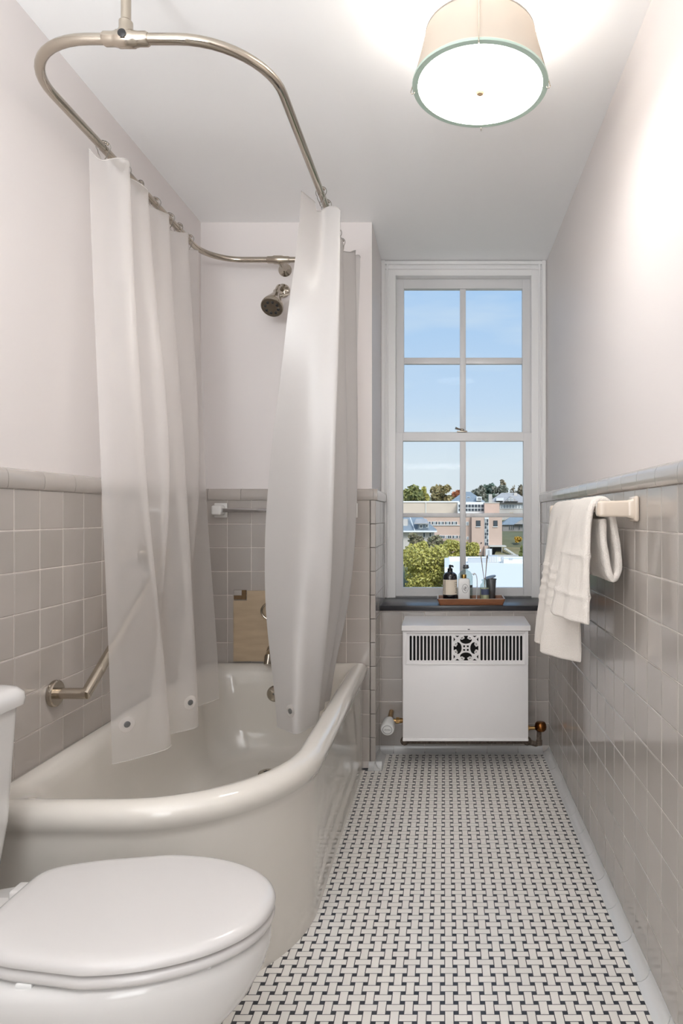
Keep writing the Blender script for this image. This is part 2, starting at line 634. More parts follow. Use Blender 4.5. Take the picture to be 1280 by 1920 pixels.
# cove base
def cove_run(parent, side, plane, lo, hi, phase, rad=0.03):
    Lc = 0.153
    k = math.floor((lo - phase) / Lc)
    while phase + k * Lc < hi - 0.003:
        a0, a1 = max(phase + k * Lc, lo), min(phase + (k + 1) * Lc, hi)
        k += 1
        if a1 - a0 < 0.01:
            continue
        prof = [(-0.004, 0.031), (0.002, 0.0305)]
        for i in range(7):
            a = PI / 2 * i / 6
            prof.append((0.002 + rad - rad * math.cos(a), 0.0315 - rad * math.sin(a)))
        prof.append((0.034, 0.0)); prof.append((-0.004, 0.0))
        b = MB()
        rr = []
        for aa in (a0 + 0.001, a1 - 0.001):
            if side == 'right':
                rr.append([Vector((plane - p[0], aa, p[1])) for p in prof])
            elif side == 'left':
                rr.append([Vector((plane + p[0], aa, p[1])) for p in prof])
            else:
                rr.append([Vector((aa, plane - p[0], p[1])) for p in prof])
        b.loft(rr)
        b.build('cove_tile', M['cove'], parent, smooth=50)


cove_run(wr, 'right', XR, 0.9, YN, 1.35)
cove_run(wn, 'end', YN, XJ, XR - 0.03, -0.25)
cove_run(we, 'left', XJ, YE - 0.03, YN - 0.03, YE)
cove_run(we, 'end', YE, -0.352, XJ + 0.03, -0.352)

# --- floor: basketweave
P = 0.0641
BX0, BY0 = 0.0433, 1.6034


def brick_mesh(name, w, h, t, mt):
    b = MB()
    s = 0.0004
    rings = []
    for (i, z) in ((0, -t), (0, -s), (s, 0)):
        rings.append([Vector((-w / 2 + i, -h / 2 + i, z)), Vector((w / 2 - i, -h / 2 + i, z)), Vector((w / 2 - i, h / 2 - i, z)), Vector((-w / 2 + i, h / 2 - i, z))])
    b.loft(rings)
    return b.mesh(name, mt, smooth=0)


bl, bw, bd = 0.640 * P, 0.298 * P, 0.185 * P
MEH = brick_mesh('floor_tile', bl, bw, 0.004, M['ftile'])
MEV = brick_mesh('floor_tile', bw, bl, 0.004, M['ftile'])


def tub_edge(y):
    """outer x of the tub's foot at depth y"""
    r = 0.40
    x1, y0 = -0.374, 1.562
    if y > y0 + r:
        return x1
    if y < y0:
        return -9
    return x1 - r + math.sqrt(max(0, r * r - (y0 + r - y) ** 2))


bricks, dots = [], []
XF = XR - 0.03
ni0, ni1 = int((XL - BX0) / (P / 2)) - 1, int((XF - BX0) / (P / 2)) + 2
nj0, nj1 = int((YB - BY0) / (P / 2)) - 1, int((YN - BY0) / (P / 2)) + 2
for i in range(ni0, ni1):
    for j in range(nj0, nj1):
        x, y = BX0 + i * P / 2, BY0 + j * P / 2
        if x < XL + 0.01 or y < YB + 0.02 or y > YN - 0.02:
            continue
        if y > 1.48 and x < tub_edge(y) - 0.04:
            continue
        horiz = (i + j) % 2 == 0
        hw = (bl if horiz else bw) / 2
        if x - hw > XF - 0.004 or (y > YE - 0.02 and x < XJ + 0.02):
            continue
        bricks.append((x, y, horiz))
        dx, dy = x + P / 4, y + P / 4
        if dx < XF:
            dots.append((dx, dy))


def seen(x, y):
    if y < 1.5:
        return False
    px = 833 + x * F / y
    if px > 1270 or px < 400:
        return False
    if y < 1.62 and px < 440:
        return False
    return x > tub_edge(y) - 0.005


vis = sorted([b for b in bricks if seen(b[0], b[1])], key=lambda b: b[1])
near = set((b[0], b[1]) for b in vis[:300])
bs = MB()


def add_brick(b, x, y, w, h, t=0.004):
    s = 0.0004
    x0, x1, y0, y1 = x - w / 2, min(x + w / 2, XF), y - h / 2, y + h / 2
    rr = []
    for (i, z) in ((0, -t), (0, -s), (s, 0)):
        rr.append([Vector((x0 + i, y0 + i, z)), Vector((x1 - i, y0 + i, z)), Vector((x1 - i, y1 - i, z)), Vector((x0 + i, y1 - i, z))])
    b.loft(rr)


for x, y, hz in bricks:
    w, h = (bl, bw) if hz else (bw, bl)
    if (x, y) in near:
        if x + w / 2 > XF:
            t = MB(); add_brick(t, x, y, w, h)
            t.build('floor_tile', M['ftile'], fl, smooth=0)
        else:
            place('floor_tile', MEH if hz else MEV, (x, y, random.uniform(-0.0001, 0.0002)), fl)
    else:
        add_brick(bs, x, y, w, h)
o = bs.build('floor_tile_field', M['ftile'], fl, smooth=0, weld=False)
o['kind'] = 'stuff'
ds = MB()
for x, y in dots:
    add_brick(ds, x, y, bd, bd)
o = ds.build('floor_dot_field', M['fdot'], fl, smooth=0, weld=False)
o['kind'] = 'stuff'

# --- window sill slab
m = MB().box(XJ - 0.004, XR + 0.004, YN - 0.022, YW + 0.02, SILL - 0.026, SILL, 0.003, 2)
struct(m.build('trim_2', M['slate']), 'black slate window sill')

# --- window
win = struct(place('window_1', None, (0.1, YW, SILL)), 'white double-hung window with eight panes')
cas = MB()
# stepped casing, both sides and head
for (xo, xi, yo) in ((-0.345, -0.262, 3.548), (-0.338, -0.318, 3.535), (-0.31, -0.30, 3.538)):
    cas.box(xo, xi, yo, 3.60, SILL, 2.534, 0.002, 1)
    cas.box(0.204 - xi, 0.204 - xo if 0.204 - xo < XRP else XRP - 0.001, yo, 3.60, SILL, 2.534, 0.002, 1)
for (zo, zi, yo) in ((2.534, 2.456, 3.549), (2.53, 2.512, 3.536), (2.498, 2.488, 3.539)):
    cas.box(-0.34, 0.545, yo, 3.60, zi, zo, 0.002, 1)
cas.build('casing', M['trimpaint'], win)
jm = MB().box(-0.29, -0.266, 3.60, 3.70, SILL, 2.46).box(0.47, 0.5, 3.60, 3.70, SILL, 2.46).box(-0.29, 0.5, 3.60, 3.70, 2.457, 2.49).box(-0.29, 0.5, 3.585, 3.75, SILL - 0.03, SILL + 0.006)
jm.build('jamb_lining', M['trimpaint'], win)


def sash(name, d, px0, px1, py0, py1, gx0, gx1, gy, mx0, mx1):
    """gy: two (top,bottom) pixel ranges of the pane rows"""
    k = d / F
    X = lambda p: (p - 833) * k
    Z = lambda p: EYE + (966 - p) * k
    th = 0.036
    b = MB()
    b.box(X(px0), X(gx0), d, d + th, Z(py1), Z(py0), 0.0015, 1)
    b.box(X(gx1), X(px1), d, d + th, Z(py1), Z(py0), 0.0015, 1)
    b.box(X(gx0) - .001, X(gx1) + .001, d, d + th, Z(gy[0][0]), Z(py0), 0.0015, 1)
    b.box(X(gx0) - .001, X(gx1) + .001, d, d + th, Z(py1), Z(gy[1][1]), 0.0015, 1)
    s = b.build(name, M['sashpaint'], win)
    mb = MB().box(X(mx0), X(mx1), d + 0.004, d + th - 0.006, Z(gy[1][1]), Z(gy[0][0]), 0.003, 2)
    mb.build('muntin', M['sashpaint'], s)
    mb = MB().box(X(gx0), X(mx0), d + 0.005, d + th - 0.006, Z(gy[1][0]), Z(gy[0][1]), 0.003, 2).box(X(mx1), X(gx1), d + 0.005, d + th - 0.006, Z(gy[1][0]), Z(gy[0][1]), 0.003, 2)
    mb.build('muntin', M['sashpaint'], s)
    for (a, c) in gy:
        for (u, v) in ((gx0, mx0), (mx1, gx1)):
            MB().box(X(u) - .002, X(v) + .002, d + 0.017, d + 0.020, Z(c) - .002, Z(a) + .002).build('pane', M['glass'], s)
    return s


us = sash('upper_sash', 3.602, 742, 995, 523, 822, 757, 979, ((541, 670), (682, 810)), 862, 873)
ls = sash('lower_sash', 3.562, 740, 997, 811, 1118, 755, 981, ((827, 962), (970, 1102)), 862, 873)
lk = MB()
p = at(866, 810, 3.57)
lk.box(p.x - 0.028, p.x + 0.028, 3.566, 3.59, p.z, p.z + 0.007, 0.002)
lk.sphere((p.x, 3.578, p.z + 0.012), 0.01, (1.2, 1, 0.8))
lk.tube([(p.x, 3.578, p.z + 0.014), (p.x - 0.02, 3.57, p.z + 0.016), (p.x - 0.036, 3.565, p.z + 0.021)], [0.004, 0.005, 0.0075], 8)
lk.build('sash_lock', M['nickel_s'], ls)

# ================================================================== bathtub
def rr_contour(x0, x1, y0, y1, z, rNR, rNL, rFL, rFR, nc=14, ns=8):
    """rounded rectangle, counter-clockwise from near-right corner; fixed topology"""
    pts = []
    cs = [((x1 - rNR, y0 + rNR), rNR, -PI / 2), ((x1 - rFR, y1 - rFR), rFR, 0), ((x0 + rFL, y1 - rFL), rFL, PI / 2), ((x0 + rNL, y0 + rNL), rNL, PI)]
    for ci, ((cx, cy), r, a0) in enumerate(cs):
        arc = [(cx + r * math.cos(a0 + PI / 2 * i / nc), cy + r * math.sin(a0 + PI / 2 * i / nc)) for i in range(nc + 1)]
        pts += arc
        (nx, ny), nr, na = cs[(ci + 1) % 4]
        e = (nx + nr * math.cos(na), ny + nr * math.sin(na))
        s0 = arc[-1]
        for i in range(1, ns):
            pts.append((s0[0] + (e[0] - s0[0]) * i / ns, s0[1] + (e[1] - s0[1]) * i / ns))
    return [Vector((p[0], p[1], z)) for p in pts]


XT0, YT1 = XL + 0.002, YE - 0.002
lv = [  # x1 (right), y0 (near), x0 (left), y1 (far), z, rNR, rNL, rFL, rFR
    (-0.374, 1.562, XT0, YT1, 0.0, .40, .02, .004, .01),
    (-0.376, 1.564, XT0, YT1, 0.20, .40, .02, .004, .01),
    (-0.378, 1.567, XT0, YT1, 0.395, .40, .02, .004, .01),
    (-0.376, 1.564, XT0, YT1, 0.412, .40, .02, .004, .01),
    (-0.366, 1.555, XT0, YT1, 0.424, .405, .02, .004, .012),
    (-0.357, 1.546, XT0, YT1, 0.440, .41, .02, .004, .016),
    (-0.354, 1.543, XT0, YT1, 0.455, .41, .02, .004, .018),
    (-0.357, 1.546, XT0, YT1, 0.470, .41, .02, .004, .018),
    (-0.366, 1.554, XT0, YT1, 0.481, .405, .02, .004, .016),
    (-0.379, 1.566, XT0 + .004, YT1 - .003, 0.488, .395, .03, .006, .014),
    (-0.395, 1.580, XT0 + .015, YT1 - .015, 0.490, .385, .05, .02, .02),
    (-0.412, 1.594, XT0 + .032, YT1 - .035, 0.487, .375, .08, .05, .04),
    (-0.426, 1.607, XT0 + .046, YT1 - .052, 0.478, .365, .11, .08, .07),
    (-0.436, 1.618, XT0 + .055, YT1 - .064, 0.461, .36, .13, .10, .10),
    (-0.443, 1.628, XT0 + .061, YT1 - .070, 0.435, .355, .15, .12, .12),
    (-0.460, 1.665, XT0 + .070, YT1 - .076, 0.33, .34, .18, .13, .13),
    (-0.480, 1.715, XT0 + .085, YT1 - .084, 0.22, .32, .2, .14, .14),
    (-0.502, 1.770, XT0 + .105, YT1 - .100, 0.145, .29, .2, .14, .14),
    (-0.53, 1.82, XT0 + .135, YT1 - .130, 0.108, .26, .2, .13, .13),
    (-0.575, 1.88, XT0 + .175, YT1 - .170, 0.096, .2, .17, .12, .12),
    (-0.66, 2.05, XT0 + .27, YT1 - .30, 0.092, .1, .1, .08, .08),
]
m = MB()
m.loft([rr_contour(a[2], a[0], a[1], a[3], a[4], a[5], a[6], a[7], a[8]) for a in lv], cap0=False, cap1=True)
tub = thing('bathtub', 'white enamel bathtub with rounded corner and thick rolled rim', 'bathtub', (-0.74, 2.28, 0))
m.build('tub_shell', M['enamel'], tub, smooth=60)
m = MB()
m.lathe([(0.0, 0.004), (0.016, 0.004), (0.02, 0.0075), (0.034, 0.006), (0.037, 0.0), (0.0, 0.0)], (-0.74, 2.76, 0.0935), seg=28)
dr = m.build('drain', M['nickel'], tub)
MB().lathe([(0.0, 0.0), (0.014, 0.0), (0.014, 0.0015), (0.0, 0.0015)], (-0.74, 2.76, 0.0985), seg=20).build('drain_hole', M['dark'], dr)
m = MB().lathe([(0.03, 0.0), (0.036, 0.004), (0.03, 0.011), (0.012, 0.014), (0, 0.014)], (-0.765, 2.986, 0.365), axis=(0, -1, 0.1), seg=28)
ov = m.build('overflow_plate', M['nickel'], tub)
MB().sphere((-0.765, 2.968, 0.368), 0.006, u=10, v=6).build('screw', M['wire'], ov)

# faucet spout and lever behind the curtain
fa = thing('bath_faucet', 'polished nickel bath spout and lever handle behind the curtain', 'faucet', (-0.73, YE, 0.56))
m = MB().tube([(-0.785, 3.045, 0.545), (-0.785, 3.0, 0.545), (-0.785, 2.955, 0.535), (-0.785, 2.94, 0.505)], [0.022, 0.021, 0.02, 0.018], 14)
m.lathe([(0.034, 0), (0.03, 0.008), (0.02, 0.012)], (-0.785, 3.045, 0.545), (0, -1, 0), 24)
m.build('spout', M['nickel'], fa)
m = MB().lathe([(0.04, 0), (0.04, 0.005), (0.03, 0.012), (0.016, 0.02), (0.014, 0.05), (0, 0.052)], (-0.755, 3.044, 0.73), (0, -1, 0), 28)
v = m.build('valve_plate', M['nickel'], fa)
m = MB().tube([Vector((-0.755 + 0.085 * math.cos(a), 3.035, 0.73 + 0.05 * math.sin(a))) for a in [2 * PI * k / 40 for k in range(40)]], 0.0045, 10, closed=True)
m.build('trim_ring', M['nickel'], v)

# plywood panel covering the opened tile wall
pp = thing('access_panel', 'tan plywood panel covering the opening above the tub', 'panel', (-0.78, YE, 0.5))
pl = [(-0.972, 0.497), (-0.55, 0.497), (-0.55, 0.822), (-0.91, 0.822), (-0.91, 0.777), (-0.972, 0.777)]
MB().prism([(a, 3.046, b) for a, b in pl], (0, 0.012, 0)).build('board', M['ply'], pp)
MB().box(-0.972, -0.915, 3.052, 3.058, 0.781, 0.824).build('broken_tile', M['oldglue'], pp)
MB().box(-0.972, -0.935, 3.0475, 3.058, 0.80, 0.824, 0.001).build('broken_tile', M['tile'], pp)

# ================================================================== shower rod and fittings
RZ = EYE + 1.141
RX0, RX1, RY0, RY1 = -1.06, -0.437, 1.585, 2.955
rod = thing('shower_rod', 'polished nickel shower curtain rod looping over the bathtub', 'curtain rod', (-0.75, 2.27, RZ))


def rod_path(r):
    pts = []
    c = [((RX1 - r, RY0 + r), -PI / 2), ((RX1 - r * .8, RY1 - r * .8), 0), ((RX0 + r * .8, RY1 - r * .8), PI / 2), ((RX0 + r, RY0 + r), PI)]
    for k, ((cx, cy), a0) in enumerate(c):
        rr = r if k in (0, 3) else r * .8
        for i in range(13):
            a = a0 + PI / 2 * i / 12
            pts.append(Vector((cx + rr * math.cos(a), cy + rr * math.sin(a), RZ)))
    return pts


MB().tube(rod_path(0.205), 0.0127, 16, closed=True).build('loop', M['nickel'], rod, smooth=60)
# near tee with the ceiling drop
tx = -0.763
m = MB()
m.lathe([(0.0137, -0.055), (0.0165, -0.05), (0.0165, -0.03), (0.018, -0.022), (0.02, -0.018), (0.02, 0.018), (0.018, 0.022), (0.0165, 0.03), (0.0165, 0.05), (0.0137, 0.055)], (tx, RY0, RZ), (1, 0, 0), 24)
m.lathe([(0.019, -0.01), (0.019, 0.016), (0.016, 0.022), (0.016, 0.04), (0.0127, 0.044)], (tx, RY0, RZ), (0, 0, 1), 24)
m.build('tee_fitting', M['nickel_s'], rod)
MB().lathe([(0.009, 0), (0.01, 0.004), (0.006, 0.006), (0, 0.006)], (tx, RY0 - 0.018, RZ), (0, -1, 0), 16).build('set_screw', M['rubber'], rod)
MB().lathe([(0.0115, 0.04), (0.0115, ZC - RZ - 0.001)], (tx, RY0, RZ), (0, 0, 1), 18).build('ceiling_drop', M['nickel_s'], rod)
MB().lathe([(0.034, ZC - RZ - 0.001), (0.032, ZC - RZ - 0.008), (0.013, ZC - RZ - 0.016)], (tx, RY0, RZ), (0, 0, 1), 24).build('ceiling_flange', M['nickel_s'], rod)
fx = -0.742
m = MB()
m.lathe([(0.0137, -0.05), (0.016, -0.046), (0.016, -0.025), (0.019, -0.018), (0.019, 0.018), (0.016, 0.025), (0.016, 0.046), (0.0137, 0.05)], (fx, RY1, RZ), (1, 0, 0), 24)
m.build('tee_fitting', M['nickel_s'], rod)
m = MB()
m.lathe([(0.031, 0.0), (0.031, 0.003), (0.026, 0.01), (0.016, 0.02), (0.0115, 0.03), (0.0115, YEP - RY1)], (fx, YEP - 0.0005, RZ), (0, -1, 0), 28)
m.build('wall_flange', M['nickel'], rod)

# shower head
sh = thing('wall_shower', 'polished nickel shower head with round spray face', 'shower', (-0.735, YEP, 2.21))
hz = EYE + 1.045
m = MB().lathe([(0.033, 0), (0.033, 0.004), (0.028, 0.012), (0.015, 0.017), (0.012, 0.018)], (-0.752, YEP - 0.0005, hz), (0, -1, 0), 28)
m.build('wall_flange', M['nickel'], sh)
pth = cr_spline([(-0.752, YEP - 0.005, hz), (-0.752, YEP - 0.06, hz + 0.0), (-0.751, YEP - 0.10, hz - 0.022), (-0.75, YEP - 0.122, hz - 0.048)], 14)
MB().tube(pth, 0.0105, 14).build('arm', M['nickel'], sh, smooth=60)
ax = Vector((-0.03, -0.62, -0.78)).normalized()
hc = Vector((-0.75, YEP - 0.122, hz - 0.048))
m = MB().lathe([(0.0, -0.012), (0.014, -0.01), (0.017, 0.0), (0.015, 0.012), (0.018, 0.02), (0.028, 0.048), (0.041, 0.078), (0.0475, 0.098), (0.049, 0.113), (0.046, 0.117), (0.0, 0.117)], hc, ax, 36)
hd = m.build('spray_head', M['nickel'], sh, smooth=50)
q = Vector((0, 0, 1)).rotation_difference(ax)
for k in range(8):
    a = 2 * PI * (k + .5) / 8
    c = hc + q @ Vector((0.028 * math.cos(a), 0.028 * math.sin(a), 0.1165))
    MB().lathe([(0.0062, 0), (0.0062, 0.003), (0.0045, 0.0045), (0, 0.0045)], c, ax, 12).build('nozzle', M['rubber'], hd)
c = hc + ax * 0.045
MB().tube([c, c + Vector((0.045, -0.005, 0.012)), c + Vector((0.066, -0.006, 0.017))], [0.012, 0.006, 0.005], 10).build('lever', M['nickel'], sh)

# porcelain towel bar on the far tile wall
tb = thing('ceramic_towel_bar', 'short towel bar with white porcelain ends on far tile wall', 'towel bar', (-0.85, YE, 1.17))
bz = EYE + (966 - 957) / F * 3.05
for bx in (-1.032, -0.43):
    m = MB().box(bx - 0.03, bx + 0.03, YE - 0.012, YE - 0.001, bz - 0.034, bz + 0.034, 0.004, 2)
    m.box(bx - 0.022, bx + 0.022, YE - 0.075, YE - 0.008, bz - 0.022, bz + 0.022, 0.008, 3)
    m.build('end_bracket', M['porc'], tb)
MB().box(-1.015, -0.445, YE - 0.062, YE - 0.044, bz - 0.009, bz + 0.009, 0.003, 2).build('bar', M['clearbar'], tb)

# grab bar on the left wall
gb = thing('grab_bar', 'satin nickel grab bar slanting up the left tile wall', 'grab bar', (XL, 2.1, 0.66))
A = Vector((XL, 1.885, EYE - 0.508)); B = Vector((-1.021, 1.885, EYE - 0.508)); Cc = Vector((-1.021, 2.44, EYE - 0.14)); D = Vector((XL, 2.44, EYE - 0.14))
m = MB()
m.lathe([(0.0155, 0.001), (0.0155, B.x - A.x + 0.004)], A, (1, 0, 0), 20)
m.build('post', M['nickel_s'], gb)
MB().lathe([(0.0155, 0.001), (0.0155, B.x - A.x)], D, (1, 0, 0), 20).build('post', M['nickel_s'], gb)
MB().tube([B + (B - Cc).normalized() * 0.008, Cc], 0.0155, 20).build('rail', M['nickel_s'], gb, smooth=60)
for e in (A, D):
    MB().lathe([(0.037, 0.001), (0.038, 0.004), (0.037, 0.012), (0.034, 0.0145), (0.0, 0.0145)], e, (1, 0, 0), 32).build('flange', M['nickel'], gb)


# ================================================================== curtains
def curtain(name, rows, label, group, mt, ncol=150, nrow=44, ztop=None, ripple=0.0, crisp=False):
    """rows: [(z, [(x, y)...])] from top to bottom"""
    def dense(pts):
        if not crisp:
            return pts
        r = [pts[0]]
        for (a, b), (c, d) in zip(pts[:-1], pts[1:]):
            for t in (0.14, 0.5, 0.86):
                r.append((a + (c - a) * t, b + (d - b) * t))
        return r + [pts[-1]]
    S = [(z, cr_spline([(x, y, 0) for x, y in dense(pts)], ncol)) for z, pts in rows]

    def fn(u, v):
        zt, zb = S[0][0], S[-1][0]
        z = zt + (zb - zt) * v
        zs = [s[0] for s in S]
        i = 0
        while i < len(zs) - 2 and z < zs[i + 1]:
            i += 1
        f = (z - zs[i]) / (zs[i + 1] - zs[i])
        k = min(int(round(u * ncol)), ncol)
        # cubic blend through neighbouring rows
        p1, p2 = S[i][1][k], S[i + 1][1][k]
        p0 = S[max(i - 1, 0)][1][k]
        p3 = S[min(i + 2, len(S) - 1)][1][k]
        q = 0.5 * ((2 * p1) + (p2 - p0) * f + (2 * p0 - 5 * p1 + 4 * p2 - p3) * f * f + (3 * p1 - p0 - 3 * p2 + p3) * f ** 3)
        zz = z
        if v < 0.03 and ztop:
            zz = z + ztop(u)
        q = Vector((q.x, q.y, zz))
        q.x += ripple * math.sin(9 * v + 5 * u * 7) * math.sin(PI * v)
        return q
    m = MB().grid(fn, ncol, nrow)
    c = thing(name, label, 'curtain', (rows[0][1][0][0], rows[0][1][0][1], rows[-1][0]), group)
    sheet = m.build('sheet', M[mt], c, smooth=180)
    for vv, r in ((0.0, 0.0016), (1.0, 0.0014)):
        MB().tube([fn(k / ncol, vv) for k in range(ncol + 1)], r, 6).build('hem', M[mt], c, smooth=60)
    return c, fn


topL = [(-1.075, 2.00), (-1.045, 2.03), (-0.985, 2.07), (-1.06, 2.14), (-0.995, 2.22), (-1.075, 2.31), (-1.0, 2.40), (-1.08, 2.49), (-1.0, 2.58), (-1.075, 2.67), (-1.03, 2.77)]
midL = [(-1.02, 1.965), (-0.985, 1.99), (-0.93, 2.06), (-0.985, 2.14), (-0.92, 2.21), (-0.985, 2.29), (-0.93, 2.38), (-1.0, 2.46), (-0.95, 2.56), (-1.01, 2.64), (-0.985, 2.73)]
botL = [(-0.985, 1.96), (-0.94, 2.00), (-0.875, 2.09), (-0.90, 2.15), (-0.97, 2.17), (-0.935, 2.22), (-0.862, 2.30), (-0.90, 2.37), (-0.985, 2.41), (-0.955, 2.53), (-0.905, 2.66)]
cl, fL = curtain('shower_curtain', [(2.268, topL), (1.29, midL), (0.432, botL)], 'frosted translucent shower curtain hanging along the left wall', 'shower curtains', 'liner',
                 ztop=lambda u: 0.010 * math.cos(u * 2 * PI * 6))
topR = [(-0.49, 2.265), (-0.443, 2.385), (-0.366, 2.372), (-0.455, 2.47), (-0.395, 2.61), (-0.45, 2.67), (-0.365, 2.77), (-0.43, 2.80), (-0.36, 2.83)]
upR = [(-0.556, 2.335), (-0.455, 2.345), (-0.368, 2.365), (-0.455, 2.47), (-0.385, 2.61), (-0.445, 2.67), (-0.358, 2.765), (-0.43, 2.80), (-0.372, 2.82)]
midR = [(-0.645, 2.42), (-0.51, 2.365), (-0.386, 2.36), (-0.455, 2.47), (-0.374, 2.60), (-0.44, 2.66), (-0.355, 2.75), (-0.43, 2.79), (-0.378, 2.80)]
lowR = [(-0.655, 2.42), (-0.52, 2.36), (-0.407, 2.40), (-0.47, 2.48), (-0.40, 2.62), (-0.46, 2.67), (-0.386, 2.76), (-0.45, 2.79), (-0.405, 2.80)]
botR = [(-0.605, 2.39), (-0.515, 2.305), (-0.458, 2.45), (-0.53, 2.50), (-0.47, 2.62), (-0.52, 2.67), (-0.468, 2.74), (-0.52, 2.77), (-0.48, 2.80)]
cr_, fR = curtain('shower_curtain', [(2.268, topR), (1.86, upR), (1.27, midR), (0.86, lowR), (0.405, botR)], 'white shower curtain gathered beside the window, draped inside the tub', 'shower curtains', 'liner2',
                  ncol=192, crisp=True, ztop=lambda u: 0.014 * math.cos(u * 2 * PI * 5.2) if u > 0.1 else 0.012)


def weight(parent, p, nrm, mt):
    n = Vector(nrm).normalized()
    w = MB().lathe([(0.0, 0.0), (0.022, 0.0), (0.023, 0.0012), (0.021, 0.002), (0.0, 0.002)], Vector(p) - n * 0.001, n, 24).build('patch', M['liner'], parent)
    MB().lathe([(0.0095, 0.0), (0.0095, 0.003), (0.008, 0.0038), (0, 0.0038)], Vector(p), n, 16).build('magnet', M['pewter'], w)


def near_uv(fn, px, py):
    best = None
    for i in range(0, 151):
        for j in range(60, 101):
            q = fn(i / 150, j / 100)
            ux, uy = 833 + q.x / q.y * F, 966 - (q.z - EYE) / q.y * F
            s = (ux - px) ** 2 + (uy - py) ** 2
            if best is None or s < best[0] - 25 or (s < best[0] + 25 and q.y < best[1].y):
                best = (s, q, i / 150, j / 100)
    return best


for fn, par, px, py, mt in ((fL, cl, 243, 1359, 'liner2'), (fL, cl, 361, 1318, 'liner2'), (fR, cr_, 543, 1335, 'liner2')):
    s, q, u, v = near_uv(fn, px, py)
    du = fn(min(u + .01, 1), v) - fn(max(u - .01, 0), v)
    nn = du.cross(Vector((0, 0, 1))).normalized()
    if nn.dot(Vector((0, 0, EYE)) - q) < 0:
        nn = -nn
    weight(par, q + nn * 0.0015, nn, mt)


# wire hooks on the rod
def hook_meshes():
    m = MB()
    pts = []
    for k in range(15):
        a = math.radians(-40 + 260 * k / 14)
        pts.append(Vector((0.021 * math.cos(a), 0, 0.005 + 0.019 * math.sin(a))))
    left = [Vector((-0.014, 0, -0.018)), Vector((-0.008, 0, -0.03)), Vector((-0.004, 0.001, -0.042)), Vector((0.003, 0.002, -0.049)), Vector((0.008, 0.002, -0.043)), Vector((0.003, 0.002, -0.037)), Vector((-0.002, 0.001, -0.041))]
    m.tube(pts + left, 0.0014, 6)
    m.tube([pts[0], Vector((0.011, 0, -0.024)), Vector((0.004, 0, -0.035))], 0.0014, 6)
    me = m.mesh('wire', M['wire'], 60)
    b = MB()
    for k in range(5):
        a = math.radians(40 + 25 * k)
        b.sphere((0.0165 * math.cos(a), 0, 0.002 + 0.0168 * math.sin(a)), 0.0036, u=8, v=6)
    return me, b.mesh('rollers', M['nickel'], 60)


hkw, hkb = hook_meshes()
names = ['nearest', 'second', 'third', 'fourth', 'fifth', 'sixth', 'seventh']
for k, d in enumerate((2.055, 2.19, 2.30, 2.42, 2.545, 2.635, 2.74)):
    h = thing('curtain_hook', f'wire roller hook on the left rod, {names[k]} from the camera', 'curtain hook', (RX0, d, RZ), 'hooks on the shower rod')
    for me, nm in ((hkw, 'wire'), (hkb, 'rollers')):
        o = place(nm, me, (RX0, d, RZ), h)
        o.rotation_euler = (0, 0, random.uniform(-0.5, 0.5))
for k, d in enumerate((2.345, 2.435, 2.60, 2.68, 2.78)):
    h = thing('curtain_hook', f'wire roller hook over the gathered right curtain, {names[k]} from the camera', 'curtain hook', (RX1, d, RZ), 'hooks on the shower rod')
    for me, nm in ((hkw, 'wire'), (hkb, 'rollers')):
        o = place(nm, me, (RX1, d, RZ), h)
        o.rotation_euler = (0, 0, random.uniform(-0.5, 0.5))

# ================================================================== ceiling lamp
LX, LY, LZ = 0.093, 1.73, EYE + 1.12
lamp = thing('ceiling_lamp', 'drum ceiling lamp with cream fabric shade and glowing glass disc', 'lamp', (LX, LY, LZ))
m = MB()
m.lathe([(0.170, 0.004), (0.1705, 0.008), (0.143, 0.128), (0.142, 0.132), (0.1405, 0.132), (0.168, 0.009), (0.1685, 0.004)], (LX, LY, LZ), seg=72, cap=False)
shd = m.build('shade', M['shadefab'], lamp, smooth=50)
MB().lathe([(0.169, 0.003), (0.1725, 0.003), (0.1725, 0.008), (0.169, 0.008), (0.169, 0.003)], (LX, LY, LZ), seg=72, cap=False).build('bottom_band', M['cream'], shd)
MB().lathe([(0.1405, 0.129), (0.1435, 0.129), (0.1435, 0.133), (0.1405, 0.133), (0.1405, 0.129)], (LX, LY, LZ), seg=72, cap=False).build('top_band', M['wire'], shd)
MB().lathe([(0.1625, -0.003), (0.1765, -0.003), (0.1775, 0.0), (0.1765, 0.0035), (0.1625, 0.0035), (0.1625, -0.003)], (LX, LY, LZ), seg=72, cap=False).build('glass_rim', M['gglass'], lamp)
MB().lathe([(0.0, -0.0035), (0.160, -0.0035), (0.1635, -0.002), (0.1635, 0.003), (0.0, 0.003)], (LX, LY, LZ), seg=64).build('glass_disc', M['diff'], lamp)
MB().lathe([(0.0, -0.020), (0.008, -0.0195), (0.0112, -0.016), (0.0115, -0.0035), (0.0, -0.0035)], (LX, LY, LZ), seg=20).build('finial', M['finial'], lamp)
for k in range(4):
    a = math.radians(90 * k - 4)
    ca, sa = math.cos(a), math.sin(a)
    pr = [(0.1465, 0.135), (0.1462, 0.128), (0.180, 0.002), (0.1825, -0.006), (0.179, -0.0105), (0.1735, -0.009), (0.173, -0.005)]
    MB().tube([(LX + r * ca, LY + r * sa, LZ + z) for r, z in pr], 0.0013, 8).build('wire_arm', M['nickel'], lamp, smooth=60)
m = MB().lathe([(0.006, 0.08), (0.006, ZC - LZ - 0.02), (0.055, ZC - LZ - 0.016), (0.06, ZC - LZ - 0.001)], (LX, LY, LZ), seg=28)
m.build('stem', M['nickel'], lamp)
for k in range(4):
    a = math.radians(90 * k - 4)
    MB().tube([(LX, LY, LZ + 0.132), (LX + 0.143 * math.cos(a), LY + 0.143 * math.sin(a), LZ + 0.132)], 0.0015, 6).build('spider_arm', M['wire'], lamp)
